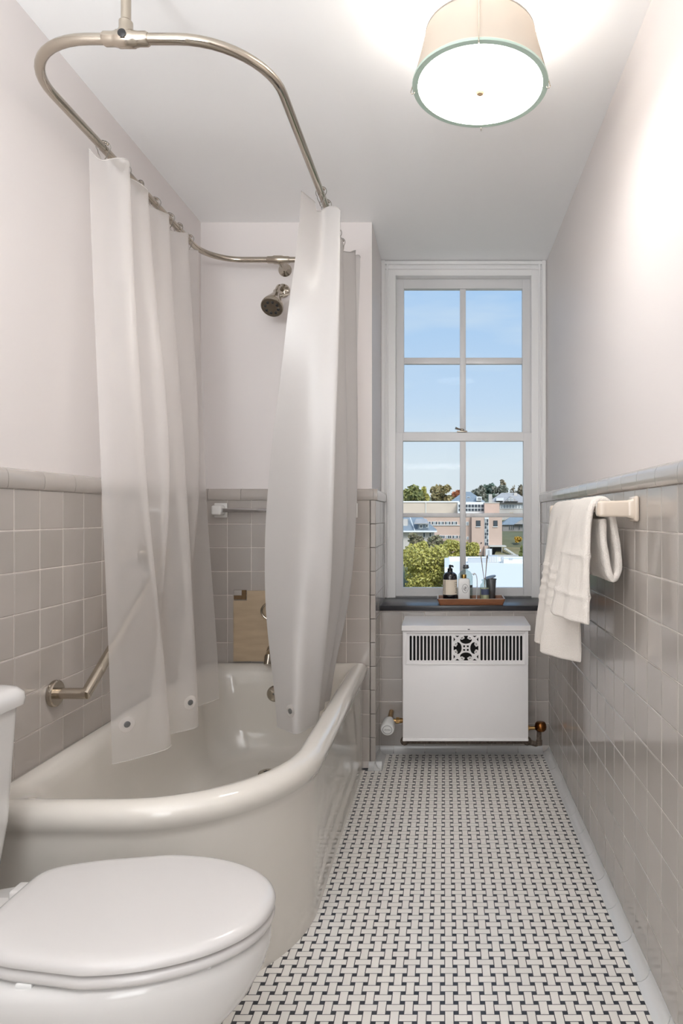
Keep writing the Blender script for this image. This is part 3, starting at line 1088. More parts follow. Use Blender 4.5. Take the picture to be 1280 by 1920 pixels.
for s in (-1, 1):
    b = light('lamp_bulb', 'POINT', (LX + 0.06 * s, LY, LZ + 0.085), 3.6, (1.0, 0.965, 0.92), shadow_soft_size=0.03)

# ================================================================== toilet
TY = 1.265
toi = thing('toilet', 'white two-piece toilet with closed lid', 'toilet', (-0.75, TY, 0))


def egg(tip, back, hw, z, xm=-0.63, n=56, pb=2.6, cy=TY):
    pts = []
    for k in range(n):
        a = 2 * PI * k / n
        c, s = math.cos(a), math.sin(a)
        if c >= 0:
            x = xm + (tip - xm) * c
            y = hw * s
        else:
            x = xm - (xm - back) * abs(c) ** (2 / pb)
            y = hw * math.copysign(abs(s) ** (2 / pb), s)
        pts.append(Vector((x, cy + y, z)))
    return pts


def lidrow(z, i):
    # lid outline: egg front, squarer narrowed hinge end
    pts = []
    tip, back, hw, xm, n = -0.327 - i, -0.845 + i, 0.183 - i, -0.60, 144
    for k in range(n):
        a = 2 * PI * k / n
        c, s = math.cos(a), math.sin(a)
        if c >= 0:
            x = xm + (tip - xm) * c ** 1.0
            y = hw * math.copysign(abs(s) ** 0.96, s)
        else:
            t = abs(c) ** (2 / 9)
            x = xm - (xm - back) * t
            w = hw * (1 - 0.30 * ((xm - x) / (xm - back)) ** 1.5)
            y = w * math.copysign(abs(s) ** (2 / 9), s)
        pts.append(Vector((x, TY + y, z)))
    return pts


m = MB().loft([lidrow(0.413, 0.004), lidrow(0.4145, 0.001), lidrow(0.419, 0.0), lidrow(0.425, 0.002), lidrow(0.430, 0.007), lidrow(0.434, 0.016), lidrow(0.436, 0.03), lidrow(0.4372, 0.06), lidrow(0.438, 0.12)])
m.build('lid', M['seatp'], toi, smooth=50)
m = MB().loft([lidrow(0.388, 0.010), lidrow(0.390, 0.004), lidrow(0.397, 0.001), lidrow(0.404, 0.003), lidrow(0.408, 0.01), lidrow(0.4085, 0.05)])
m.build('seat', M['seatp'], toi, smooth=50)
for s in (-1, 1):
    MB().box(-0.872, -0.83, TY + s * 0.075 - 0.02, TY + s * 0.075 + 0.02, 0.385, 0.418, 0.006, 3).build('hinge', M['seatp'], toi)
for (x, y) in ((-0.42, 0.11), (-0.42, -0.11), (-0.7, 0.16), (-0.7, -0.16)):
    MB().box(x - 0.014, x + 0.014, TY + y - 0.006, TY + y + 0.006, 0.381, 0.390, 0.002, 2).build('bumper', M['wplastic'], toi)
bowl = [(-0.345, -1.02, 0.165, 0.383), (-0.337, -1.03, 0.176, 0.378), (-0.334, -1.03, 0.180, 0.365), (-0.336, -1.03, 0.179, 0.345), (-0.345, -1.02, 0.171, 0.315), (-0.372, -1.0, 0.156, 0.265),
        (-0.415, -0.99, 0.139, 0.215), (-0.465, -0.98, 0.121, 0.16), (-0.497, -0.97, 0.110, 0.10), (-0.497, -0.97, 0.112, 0.05), (-0.485, -0.98, 0.122, 0.012), (-0.485, -0.98, 0.122, 0.0)]
m = MB().loft([egg(t, b, w, z, xm=-0.64 if i < 6 else -0.68) for i, (t, b, w, z) in enumerate(bowl)])
m.build('bowl', M['china'], toi, smooth=60)
MB().box(-1.085, -0.86, TY - 0.105, TY + 0.105, 0.345, 0.384, 0.012, 3).build('deck', M['china'], toi)


def rrect(x0, x1, y0, y1, z, r, n=8):
    return rr_contour(x0, x1, y0, y1, z, r, r * .5, r * .5, r, nc=n, ns=4)


tk = [(-1.095, -0.97, 1.075, 1.455, 0.384, .05), (-1.10, -0.962, 1.065, 1.465, 0.395, .05), (-1.105, -0.952, 1.055, 1.475, 0.5, .045), (-1.108, -0.942, 1.045, 1.485, 0.745, .04), (-1.108, -0.942, 1.045, 1.485, 0.75, .04)]
m = MB().loft([rrect(*a) for a in tk])
m.build('tank', M['china'], toi, smooth=50)
ld = [(-1.11, -0.938, 1.04, 1.49, 0.748, .042), (-1.112, -0.930, 1.033, 1.497, 0.752, .045), (-1.112, -0.928, 1.031, 1.499, 0.765, .045), (-1.112, -0.930, 1.033, 1.497, 0.778, .045), (-1.108, -0.940, 1.043, 1.487, 0.789, .045), (-1.10, -0.95, 1.06, 1.47, 0.793, .04), (-1.08, -0.98, 1.09, 1.44, 0.7945, .03)]
m = MB().loft([rrect(*a) for a in ld])
m.build('tank_lid', M['china'], toi, smooth=50)

# ================================================================== radiator
YF = 3.035
kx = YF / F
RXa, RXb = (755 - 833) * kx, (990 - 833) * kx
rzb = EYE - (1388 - 966) * kx
rzt = EYE - (1183 - 966) * kx
rad = thing('radiator', 'white metal radiator cover with slotted ornamental grille under the window', 'radiator', ((RXa + RXb) / 2, 3.15, 0))
gz0, gz1 = EYE - (1245 - 966) * kx, EYE - (1186 - 966) * kx
gx0, gx1 = (761 - 833) * kx, (984 - 833) * kx
m = MB()
m.box(RXa, RXb, YF, YF + 0.012, rzb, gz0, 0.002, 2)                   # front sheet below the grille
m.box(RXa, gx0 + .004, YF, YF + 0.012, gz0 - .002, rzt + .004)
m.box(gx1 - .004, RXb, YF, YF + 0.012, gz0 - .002, rzt + .004)
m.box(gx0, gx1, YF, YF + 0.012, gz1 - .002, rzt + .004)
m.box(RXa, RXa + 0.01, YF + 0.002, YN, rzb, rzt)
m.box(RXb - 0.01, RXb, YF + 0.002, YN, rzb, rzt)
m.build('cabinet', M['rad'], rad)
MB().box(RXa - .001, RXb + .001, YF - 0.004, YF + 0.02, rzb - 0.004, rzb + 0.008, 0.003, 2).build('bottom_lip', M['rad'], rad)
# lid: sloping plate with front fascia
lx0, lx1 = (753 - 833) * (YF - .006) / F, (994 - 833) * (YF - .006) / F
zf0, zf1 = EYE - (1183 - 966) * (YF - .008) / F, EYE - (1173 - 966) * (YF - .008) / F
prof = [(YF - 0.008, zf0), (YF - 0.010, zf0 + .002), (YF - 0.010, zf1 - .002), (YF - 0.007, zf1), (YN - 0.004, zf1 + 0.008), (YN - 0.004, zf0)]
m = MB().loft([[Vector((lx0, a, b)) for a, b in prof], [Vector((lx1, a, b)) for a, b in prof]])
lid_o = m.build('top_lid', M['rad'], rad, smooth=30)
MB().box(0.106, 0.116, YF - 0.0115, YF - 0.009, zf0 + 0.006, zf0 + 0.009).build('latch_slot', M['dark'], lid_o)

# grille: a plate with real slots cut through it
cu = bpy.data.curves.new('grille', 'CURVE')
cu.dimensions = '2D'
cu.fill_mode = 'BOTH'
cu.extrude = 0.0012


def spl(pts):
    s = cu.splines.new('POLY')
    s.points.add(len(pts) - 1)
    for p, q in zip(s.points, pts):
        p.co = (q[0], q[1], 0, 1)
    s.use_cyclic_u = True


gw, gh = gx1 - gx0, gz1 - gz0
cxg, czg = (gx0 + gx1) / 2, (gz0 + gz1) / 2
spl([(-gw / 2, -gh / 2), (gw / 2, -gh / 2), (gw / 2, gh / 2), (-gw / 2, gh / 2)])
sx = lambda p: (680 + p * 0.2969 - 833) * kx - cxg
sw, shh = 0.0052, (1237.5 - 1190) * kx / 2 - 0.001
for c in [302 + 22.75 * k for k in range(12)] + [750 + 22.75 * k for k in range(12)]:
    x = sx(c)
    pts = []
    for k in range(9):
        a = PI * k / 8
        pts.append((x + sw * math.cos(a), shh - sw + sw * math.sin(a)))
    for k in range(9):
        a = PI + PI * k / 8
        pts.append((x + sw * math.cos(a), -shh + sw + sw * math.sin(a)))
    spl(pts)
hs = 0.0595
ux = sx(651)


def U(pts, rot, flip=False):
    r = []
    for a, b in pts:
        if flip:
            a = -a
        for _ in range(rot):
            a, b = -b, a
        r.append((ux + a * hs, b * hs))
    return r


blob = [(-0.17, 0.955), (-0.17, 0.90)]
for k in range(17):
    a = math.radians(140 + 260 * k / 16)
    blob.append((0.455 * math.cos(a), 0.63 + 0.30 * math.sin(a) * (1.0 if math.sin(a) < 0 else 0.85)))
blob += [(0.17, 0.90), (0.17, 0.955)]
for r in range(4):
    spl(U(blob, r))
    spl(U([(-0.85, 0.955), (-0.66, 0.82), (-0.5, 0.955)], r))
    spl(U([(-0.85, 0.955), (-0.66, 0.82), (-0.5, 0.955)], r, True))
    spl(U([(0.06, 0.07), (0.22, 0.07), (0.22, 0.21), (0.06, 0.21)], r))
tmp = bpy.data.objects.new('tmp_grille', cu)
COL.objects.link(tmp)
bpy.context.view_layer.update()
gme = bpy.data.meshes.new_from_object(tmp.evaluated_get(bpy.context.evaluated_depsgraph_get()))
bpy.data.objects.remove(tmp)
gme.materials.clear()
gme.materials.append(M['rad'])
gr = place('grille', gme, (cxg, YF + 0.004, czg), rad)
gr.rotation_euler = (PI / 2, 0, 0)
cu2 = MB()
for r in range(4):
    for fl_ in (False, True):
        sp = []
        for k in range(16):
            a = math.radians(200 - 420 * k / 15)
            rr = 0.16 - 0.09 * k / 15
            sp.append((0.30 + rr * math.cos(a), 0.78 + rr * math.sin(a) * 0.9))
        q = U(sp, r, fl_)
        cu2.tube([(cxg + a, YF + 0.004, czg + b) for a, b in q], [0.0030] * 12 + [0.0034] * 4, 6)
cu2.build('scroll_ornament', M['rad'], rad, smooth=60)
fr = MB()
for (a, b, c, d) in ((gx0 - .004, gx1 + .004, gz1 - .002, gz1 + .003), (gx0 - .004, gx1 + .004, gz0 - .004, gz0 + .002), (gx0 - .005, gx0 + .002, gz0 - .003, gz1 + .002), (gx1 - .002, gx1 + .005, gz0 - .003, gz1 + .002)):
    fr.box(a, b, YF - 0.004, YF + 0.004, c, d, 0.0015, 2)
fr.build('grille_frame', M['rad'], rad)
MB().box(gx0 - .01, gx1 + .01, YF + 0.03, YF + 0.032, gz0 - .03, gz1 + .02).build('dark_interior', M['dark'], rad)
# the cast pipe under the cover
m = MB()
m.lathe([(0.014, 0), (0.014, RXb - RXa + 0.03)], (RXa - 0.012, 3.17, 0.088), (1, 0, 0), 12)
m.sphere((RXa + 0.0, 3.17, 0.088), 0.021).sphere((RXb + 0.012, 3.17, 0.088), 0.021)
m.box(RXa + 0.02, RXb - 0.02, 3.10, 3.24, 0.10, rzb + 0.05)
m.build('heating_pipe', M['iron'], rad)
# thermostat head on the left
vz = EYE - (1357 - 966) * 3.16 / F
m = MB().lathe([(0.012, 0), (0.012, 0.1)], (-0.262, YN - 0.002, vz + 0.025), (0.0, -1, -0.1), 16)
m.tube([(-0.262, 3.17, vz + 0.012), (-0.215, 3.17, vz + 0.012), (-0.19, 3.17, vz + 0.012)], [0.009, 0.009, 0.009], 14)
m.lathe([(0.0155, 0), (0.0155, 0.016)], (-0.232, 3.17, vz + 0.012), (1, 0, 0), 6)
m.lathe([(0.013, 0), (0.011, 0.012), (0.006, 0.016)], (-0.213, 3.17, vz + 0.012), (1, 0, 0), 16)
m.build('valve_body', M['brass'], rad)
vd = Vector((-0.03, -0.96, -0.22)).normalized()
vc = Vector((-0.266, 3.185, vz + 0.006))
m = MB().lathe([(0.022, 0), (0.026, 0.004), (0.029, 0.02), (0.0315, 0.05), (0.0325, 0.07), (0.030, 0.078), (0.022, 0.08), (0.0, 0.08)], vc, vd, 32)
th = m.build('thermostat_head', M['wplastic'], rad, smooth=50)
MB().lathe([(0.0205, 0.0795), (0.0222, 0.0795), (0.0222, 0.0808), (0.0205, 0.0808), (0.0205, 0.0795)], vc, vd, 32, cap=False).build('dial_ring', M['gplastic'], th)
tcur = bpy.data.curves.new('script', 'FONT')
tcur.body = 'Danfoss'
tcur.size = 0.009
tcur.align_x = 'CENTER'
tcur.align_y = 'CENTER'
tcur.shear = 0.3
tcur.extrude = 0.0002
tt = bpy.data.objects.new('tmp_text', tcur)
COL.objects.link(tt)
bpy.context.view_layer.update()
tme = bpy.data.meshes.new_from_object(tt.evaluated_get(bpy.context.evaluated_depsgraph_get()))
bpy.data.objects.remove(tt)
tme.materials.clear(); tme.materials.append(M['gplastic'])
o = place('dial_lettering', tme, vc + vd * 0.0806, th)
zax = vd; xax = Vector((1, 0, 0)); xax = (xax - zax * xax.dot(zax)).normalized(); yax = zax.cross(xax)
o.rotation_euler = Matrix((xax, yax, zax)).transposed().to_euler()
# bronze valve on the right
bz2 = EYE - (1364 - 966) * 3.16 / F
bx2 = (1013 - 833) * 3.16 / F
m = MB().lathe([(0.0, 0.028), (0.02, 0.026), (0.026, 0.018), (0.0285, 0.004), (0.027, -0.008), (0.02, -0.016), (0.008, -0.02), (0.0, -0.02)], (bx2, 3.16, bz2), seg=28)
m.build('valve_cap', M['bronze'], rad, smooth=50)
m = MB().lathe([(0.0125, -0.02), (0.011, -0.02), (0.011, -0.06), (0.015, -0.062), (0.015, -0.085)], (bx2 - 0.006, 3.165, bz2), seg=14)
m.tube([(bx2 - 0.006, 3.165, bz2 - 0.075), (bx2 - 0.02, 3.168, bz2 - 0.082), (RXb, 3.17, 0.088)], 0.013, 12)
m.build('elbow_pipe', M['iron'], rad)
m = MB().lathe([(0.0125, 0), (0.0125, 0.022)], (RXb - 0.001, 3.165, bz2 - 0.004), (1, 0, 0), 6)
m.lathe([(0.008, 0), (0.008, 0.055)], (RXb - 0.001, 3.165, bz2 - 0.004), (1, 0, 0), 12)
m.build('brass_nut', M['brass'], rad)

# ================================================================== things on the sill
TD0, TD1 = 3.262, 3.422
tray = thing('wooden_tray', 'dark brown wooden tray with flared pale rims on the sill', 'tray', (0.13, 3.33, SILL))
k0 = 3.262 / F
bx0, bx1 = (823 - 833) * k0 + .003, (943 - 833) * k0 - .001
tx0, tx1 = (819.5 - 833) * k0, (947 - 833) * k0
tz = 0.030
m = MB()
m.box(bx0, bx1, TD0 + 0.006, TD1 - 0.006, SILL + 0.0005, SILL + 0.005)


def side(a, b, at_, bt_, th):
    """slanted board: bottom edge a-b, top edge at_-bt_, thickness vector th"""
    return [[a, b, b + th, a + th], [at_, bt_, bt_ + th, at_ + th]]


V = Vector
m.loft(side(V((bx0, TD0 + .006, SILL + .0005)), V((bx1, TD0 + .006, SILL + .0005)), V((tx0, TD0, SILL + tz)), V((tx1, TD0, SILL + tz)), V((0, .005, 0))))
m.loft(side(V((bx0, TD1 - .006, SILL + .0005)), V((bx1, TD1 - .006, SILL + .0005)), V((tx0, TD1, SILL + tz)), V((tx1, TD1, SILL + tz)), V((0, -.005, 0))))
m.loft(side(V((bx0, TD0 + .006, SILL + .0005)), V((bx0, TD1 - .006, SILL + .0005)), V((tx0, TD0, SILL + tz)), V((tx0, TD1, SILL + tz)), V((.005, 0, 0))))
m.loft(side(V((bx1, TD0 + .006, SILL + .0005)), V((bx1, TD1 - .006, SILL + .0005)), V((tx1, TD0, SILL + tz)), V((tx1, TD1, SILL + tz)), V((-.005, 0, 0))))
m.build('tray_body', M['wood'], tray, smooth=0, weld=False)
m = MB()
zz0, zz1 = SILL + tz, SILL + tz + 0.0012
m.box(tx0, tx1, TD0, TD0 + .005, zz0, zz1).box(tx0, tx1, TD1 - .005, TD1, zz0, zz1).box(tx0, tx0 + .005, TD0, TD1, zz0, zz1).box(tx1 - .005, tx1, TD0, TD1, zz0, zz1)
m.build('pale_rim', M['woodrim'], tray, smooth=0)
TB = SILL + 0.0055


def cyl_label(r, z0, z1, a0, a1, c, name, mt, parent, n=20):
    rings = []
    for z in (z0, z1):
        rings.append([Vector((c[0] + r * math.cos(a0 + (a1 - a0) * k / n), c[1] + r * math.sin(a0 + (a1 - a0) * k / n), z)) for k in range(n + 1)])
    b = MB()
    b.loft(rings, False, False, closed=False)
    return b.build(name, M[mt], parent, smooth=60)


# black pump bottle
d = 3.315
kk = d / F
bc = ((843.5 - 833) * kk, d)
pb = thing('pump_bottle', 'black pump bottle with cream label on the tray', 'bottle', (bc[0], bc[1], TB))
zt = lambda py: EYE - (py - 966) * kk
r0 = 13.3 * kk
m = MB().lathe([(0, TB), (r0 - .003, TB), (r0, TB + .004), (r0, zt(1084)), (r0 * .95, zt(1078)), (r0 * .7, zt(1074)), (r0 * .42, zt(1072.5)), (r0 * .36, zt(1070)), (0, zt(1070))], (bc[0], bc[1], 0), seg=36)
m.build('bottle', M['blackglass'], pb, smooth=50)
m = MB().lathe([(0, zt(1073)), (.0125, zt(1073)), (.0125, zt(1066)), (.008, zt(1065.5)), (.006, zt(1063)), (.0065, zt(1059.5)), (0, zt(1058.5))], (bc[0], bc[1], 0), seg=24)
m.tube([(bc[0], bc[1], zt(1061)), (bc[0] + .012, bc[1] - .025, zt(1060.5)), (bc[0] + .014, bc[1] - .032, zt(1062))], [.005, .0045, .004], 10)
m.build('pump', M['rubber'], pb, smooth=50)
lb = cyl_label(r0 + .0004, zt(1114), zt(1086), math.radians(180), math.radians(372), bc, 'label', 'paper', pb, 36)
cyl_label(r0 + .0007, zt(1114), zt(1086), math.radians(224), math.radians(228), bc, 'label_line', 'ink', lb, 3)
for (za, zb, a0, a1) in ((1107, 1096, 204, 208), (1104, 1101, 322, 330), (1106.5, 1104.8, 322, 331), (1110, 1109, 313, 332), (1095.5, 1094.7, 318, 335), (1097.5, 1096.8, 322, 335)):
    cyl_label(r0 + .0007, zt(za), zt(zb), math.radians(a0), math.radians(a1), bc, 'label_print', 'ink', lb, 4)
for (za, zb, a0, a1) in ((1091.2, 1090.7, 308, 340), (1099.5, 1099, 308, 340), (1099.5, 1090.7, 308, 309), ):
    cyl_label(r0 + .0007, zt(za), zt(zb), math.radians(a0), math.radians(a1), bc, 'label_frame', 'ink', lb, 6)

# white lotion bottle with gold cap and an oval emblem
d = 3.30
kk = d / F
wc = ((869.5 - 833) * kk, d)
wb = thing('lotion_bottle', 'white flat bottle with gold cap and oval drawn emblem', 'bottle', (wc[0], wc[1], TB))
hw = 11.2 * kk
zz = lambda py: EYE - (py - 966) * kk
rings = []
for (z, s, tt_) in ((TB, .93, .013), (TB + .003, 1, .015), (zz(1090), 1, .015), (zz(1086.5), .93, .0145), (zz(1085), .8, .013), (zz(1084.3), .5, .011), (zz(1084), .35, .009)):
    rings.append(rr_contour(wc[0] - hw * s, wc[0] + hw * s, wc[1] - tt_, wc[1] + tt_, z, .008, .008, .008, .008, 5, 2) if s > .6 else rr_contour(wc[0] - hw * s, wc[0] + hw * s, wc[1] - tt_, wc[1] + tt_, z, .0075, .0075, .0075, .0075, 5, 2))
m = MB().loft(rings)
m.build('bottle', M['wplastic'], wb, smooth=50)
MB().lathe([(0, zz(1084)), (.0125, zz(1084)), (.0128, zz(1078)), (.012, zz(1077)), (0, zz(1077))], (wc[0], wc[1], 0), seg=24).build('cap', M['goldcap'], wb, smooth=50)
ec = Vector((wc[0] + .005, wc[1] - .0153, zz(1103)))
el_ = MB().tube([ec + Vector((.0148 * math.cos(a), 0, .0215 * math.sin(a))) for a in [2 * PI * k / 36 for k in range(36)]], .0007, 6, closed=True)
for pts in ([(-.008, .006), (-.002, -.004), (.004, -.008), (.009, -.004)], [(-.006, .011), (-.001, .004), (.002, -.002), (.006, .004), (.006, .01)], [(.001, .012), (.004, .006), (.0, .0), (-.004, -.004)], [(-.009, .0), (-.005, -.006), (.002, -.012), (.006, -.010)], [(.007, -.001), (.003, .003), (.001, .008)]):
    el_.tube(cr_spline([ec + Vector((a, 0, b)) for a, b in pts], 12), .0007, 5)
el_.build('oval_emblem', M['ink'], wb, smooth=60)

# clear glass bottle behind
d = 3.365
kk = d / F
gc = ((872 - 833) * kk, d)
gbt = thing('clear_bottle', 'clear glass bottle with grey stopper behind the white bottle', 'bottle', (gc[0], gc[1], TB))
zz = lambda py: EYE - (py - 966) * kk
m = MB().lathe([(0, TB), (.035, TB), (.0375, TB + .004), (.0375, zz(1082)), (.034, zz(1076)), (.024, zz(1071.5)), (.012, zz(1069)), (.0105, zz(1065)), (.0, zz(1065))], (gc[0], gc[1], 0), seg=32)
m.build('bottle', M['bglass'], gbt, smooth=50)
m = MB().lathe([(0, zz(1066)), (.013, zz(1066)), (.0165, zz(1064)), (.0165, zz(1062.6)), (.0135, zz(1062)), (.0135, zz(1059)), (0, zz(1058.5))], (gc[0] + .003, gc[1], 0), seg=24)
m.build('stopper', M['pewter'], gbt, smooth=40)
cyl_label(.0379, zz(1101), zz(1096), math.radians(300), math.radians(345), gc, 'label_print', 'pewter', gbt, 8)

# bent silver snuffer
sn = tag(MB().tube(cr_spline([(.163, 3.385, TB + .001), (.166, 3.386, zz(1108)), (.167, 3.386, zz(1090)), (.163, 3.386, zz(1080)), (.154, 3.386, zz(1076)), (.146, 3.384, zz(1078))], 24), [.0022] * 18 + [.003, .0035, .004, .0045, .005, .0055, .006], 10).build('candle_snuffer', M['wplastic'], smooth=60),
         'thin white hooked snuffer standing beside the clear bottle', 'snuffer')

# reed diffuser
d = 3.30
kk = d / F
rc = ((908.5 - 833) * kk, d)
zz = lambda py: EYE - (py - 966) * kk
rd = thing('reed_diffuser', 'small glass reed diffuser with dark blue label and thin sticks', 'diffuser', (rc[0], rc[1], TB))
m = MB().lathe([(0, TB), (.022, TB), (.0242, TB + .003), (.0242, zz(1101)), (.021, zz(1096)), (.012, zz(1092)), (.011, zz(1090)), (.0155, zz(1089)), (.0155, zz(1086.5)), (.011, zz(1086))], (rc[0], rc[1], 0), seg=30, cap=False)
m.build('bottle', M['bglass'], rd, smooth=50)
MB().lathe([(0, TB + .002), (.0215, TB + .002), (.0215, zz(1102)), (0, zz(1102))], (rc[0], rc[1], 0), seg=24).build('oil', M['liquid'], rd)
cyl_label(.0246, zz(1114.5), zz(1103.5), math.radians(215), math.radians(325), rc, 'label', 'bluelabel', rd, 16)
for (a, b) in ((-.021, .0), (-.017, .01), (.010, -.004), (.0125, .008), (.014, .0)):
    MB().tube([(rc[0] - a * .25, rc[1] + b * .3, TB + .006), (rc[0] + a * .15, rc[1] + b, zz(1088)), (rc[0] + a, rc[1] + b * 2, zz(1040 + abs(b) * 300))], .0014, 6).build('reed', M['reed'], rd)

# grey cup with tilted lid
d = 3.36
kk = d / F
cc = ((920 - 833) * kk, d)
zz = lambda py: EYE - (py - 966) * kk
cp = thing('metal_cup', 'grey metal cup with tilted lid behind the diffuser', 'cup', (cc[0], cc[1], TB))
m = MB().lathe([(0, TB), (.019, TB), (.020, TB + .002), (.0265, zz(1087)), (.029, zz(1086.5)), (.029, zz(1085)), (.0255, zz(1085)), (.0185, TB + .006), (0, TB + .006)], (cc[0], cc[1], 0), seg=30)
m.build('cup', M['pewter'], cp, smooth=40)
MB().lathe([(0, 0), (.030, 0), (.031, .002), (.030, .004), (0, .006)], (cc[0] - .004, cc[1], zz(1083)), (-.28, -.12, 1), 28).build('lid', M['pewter'], cp, smooth=40)

# ================================================================== towel bar and towels on the right wall
BXr, BZr = 0.432, EYE + 0.017
rb = thing('towel_bar', 'cream ceramic towel bar mounted on the right tile wall', 'towel bar', (XR, 2.15, BZr))
for y in (1.772, 2.56):
    m = MB().box(XR - 0.014, XR - 0.0005, y - 0.030, y + 0.030, BZr - 0.034, BZr + 0.034, 0.006, 3)
    m.build('wall_plate', M['cream'], rb)
    m = MB()
    rings = []
    for (x, h, w) in ((XR - 0.010, .030, .026), (XR - 0.018, .026, .021), (XR - 0.03, .0225, .018), (XR - 0.06, .0215, .017), (XR - 0.100, .0215, .017), (XR - 0.106, .019, .0145), (XR - 0.108, .014, .010)):
        rings.append([Vector((x, y + q.x, BZr + q.y)) for q in rr_contour(-w, w, -h, h, 0, min(w, h) * .4, min(w, h) * .4, min(w, h) * .4, min(w, h) * .4, 5, 2)])
    m.loft(rings)
    m.build('bracket_arm', M['cream'], rb, smooth=50)
MB().lathe([(0.0095, 0), (0.0095, 0.788)], (BXr, 1.772, BZr), (0, 1, 0), 16).build('rod', M['cream'], rb)


def towel(name, label, path, th, y0, y1, xoff, ny=46, ns=240, ridges=(), part='cloth'):
    base = cr_spline([(p[0], p[1], 0) for p in path], ns)

    def section(y, tsc):
        v = (y - y0) / (y1 - y0)
        pts = []
        for i, p in enumerate(base):
            s = i / ns
            pts.append(Vector((p.x + xoff(s, v, p.y), 0, p.y)))
        nrm = []
        for i in range(ns + 1):
            t = (pts[min(i + 1, ns)] - pts[max(i - 1, 0)]).normalized()
            nrm.append(Vector((-t.z, 0, t.x)))
        a, b = [], []
        for i in range(ns + 1):
            e = min(i, ns - i)
            h = th / 2 * tsc * (0.45 if e == 0 else 0.85 if e == 1 else 1.0)
            s = i / ns
            rg = 0.0
            for rc_ in ridges:
                rg += 0.0032 * math.exp(-((s - rc_) / 0.0055) ** 2)
            wv = 0.0008 * math.sin(61 * s + 3 * v) * math.sin(37 * v + 11 * s)
            a.append(Vector((0, y, 0)) + pts[i] + nrm[i] * (h + rg + wv))
            b.append(Vector((0, y, 0)) + pts[i] - nrm[i] * (h + rg - wv))
        return a + b[::-1]
    rings = []
    rings.append(section(y0 + 0.001, 0.35))
    for k in range(ny + 1):
        v = k / ny
        y = y0 + 0.005 + (y1 - y0 - 0.01) * v
        e = min(k, ny - k)
        rings.append(section(y, 0.8 if e == 0 else 1.0))
    rings.append(section(y1 - 0.001, 0.35))
    m = MB().loft(rings)
    t = m.build(name, M['towel'], smooth=80)
    return tag(t, label, 'towel', 'towels over the bar')


# bath towel, farther along the bar
pathA = [(0.372, 0.712), (0.376, 0.80), (0.382, 0.90), (0.388, 1.0), (0.396, 1.10), (0.406, 1.17), (0.420, 1.203), (0.436, 1.212), (0.452, 1.200), (0.461, 1.16), (0.468, 1.10), (0.472, 1.06), (0.474, 1.02), (0.474, 0.98)]


def xoA(s, v, z):
    low = max(0.0, min(1.0, (1.2 - z) / 0.45))
    if s > 0.5:
        return 0.004 * math.sin(9 * v) * low
    f = -0.034 * low * math.sin(PI * min(1, max(0, v * 1.02))) ** 0.7
    f += low ** 0.7 * (0.010 * math.sin(2 * PI * (2.2 * v + .05)) + 0.004 * math.sin(2 * PI * 5 * v + 1))
    f += 0.045 * low * max(0, 0.28 - v) / 0.28 * max(0, 0.28 - v) / 0.28
    return f


towel('bath_towel', 'long cream bath towel hanging lower, farther along the right wall bar', pathA, 0.020, 2.06, 2.50, xoA, ridges=(0.135, 0.157, 0.179, 0.201, 0.223))
# hand towel folded over the near end, with a looped back edge
pathB = [(0.376, 0.868), (0.379, 0.93), (0.383, 1.0), (0.389, 1.08), (0.398, 1.16), (0.413, 1.203), (0.434, 1.214), (0.456, 1.20), (0.468, 1.15), (0.476, 1.10), (0.482, 1.06), (0.482, 1.02), (0.472, 0.995), (0.460, 1.0), (0.450, 1.04), (0.442, 1.09), (0.440, 1.13), (0.440, 1.16)]


def xoB(s, v, z):
    low = max(0.0, min(1.0, (1.2 - z) / 0.33))
    if s > 0.42:
        return 0.0
    f = -0.045 * low * v ** 0.6 + 0.022 * low * (1 - v) ** 2
    f += low * 0.004 * math.sin(2 * PI * 2.3 * v)
    return f


towel('hand_towel', 'shorter cream hand towel folded over the near end of the bar', pathB, 0.019, 1.822, 2.05, xoB, ny=30, ridges=(0.07, 0.16))

# ================================================================== the view outside
EXT = {}
EXT['ground'] = mat('outside_ground', (112, 112, 84), 0.95, noise=0.25, nscale=0.15)
EXT['lawn'] = mat('autumn_lawn', (142, 130, 92), 0.95, noise=0.25, nscale=0.4)
EXT['brick'] = mat('pink_brick', (209, 182, 166), 0.9, noise=0.05, nscale=0.8)
EXT['tan'] = mat('tan_masonry', (206, 190, 172), 0.9, noise=0.06, nscale=0.5)
EXT['white'] = mat('white_trim', (236, 236, 234), 0.6)
EXT['conc'] = mat('pale_concrete', (206, 202, 192), 0.9, noise=0.08, nscale=1)
EXT['win'] = mat('far_window_glass', (74, 80, 86), 0.15)
EXT['win2'] = mat('far_window_blind', (170, 174, 176), 0.4)
EXT['slate'] = mat('blue_slate_roof', (142, 152, 160), 0.7, noise=0.1, nscale=2)
EXT['grey'] = mat('grey_siding', (150, 146, 144), 0.85, noise=0.08, nscale=2)
EXT['roofg'] = mat('grey_shingle', (178, 174, 172), 0.85, noise=0.1, nscale=1.5)
EXT['stone'] = mat('pale_stone', (206, 198, 190), 0.85, noise=0.1, nscale=1.2)
EXT['trunk'] = mat('tree_bark', (96, 84, 72), 0.95)
EXT['steel'] = mat('dark_frame', (64, 66, 68), 0.5)
EXT['membrane'] = mat('white_roof_membrane', (243, 239, 233), 0.7)
EXT['unit'] = mat('rooftop_unit_metal', (190, 194, 198), 0.5)


def leafmat(name, cols):
    return mat(name, cols[0], 0.8, island=cols)


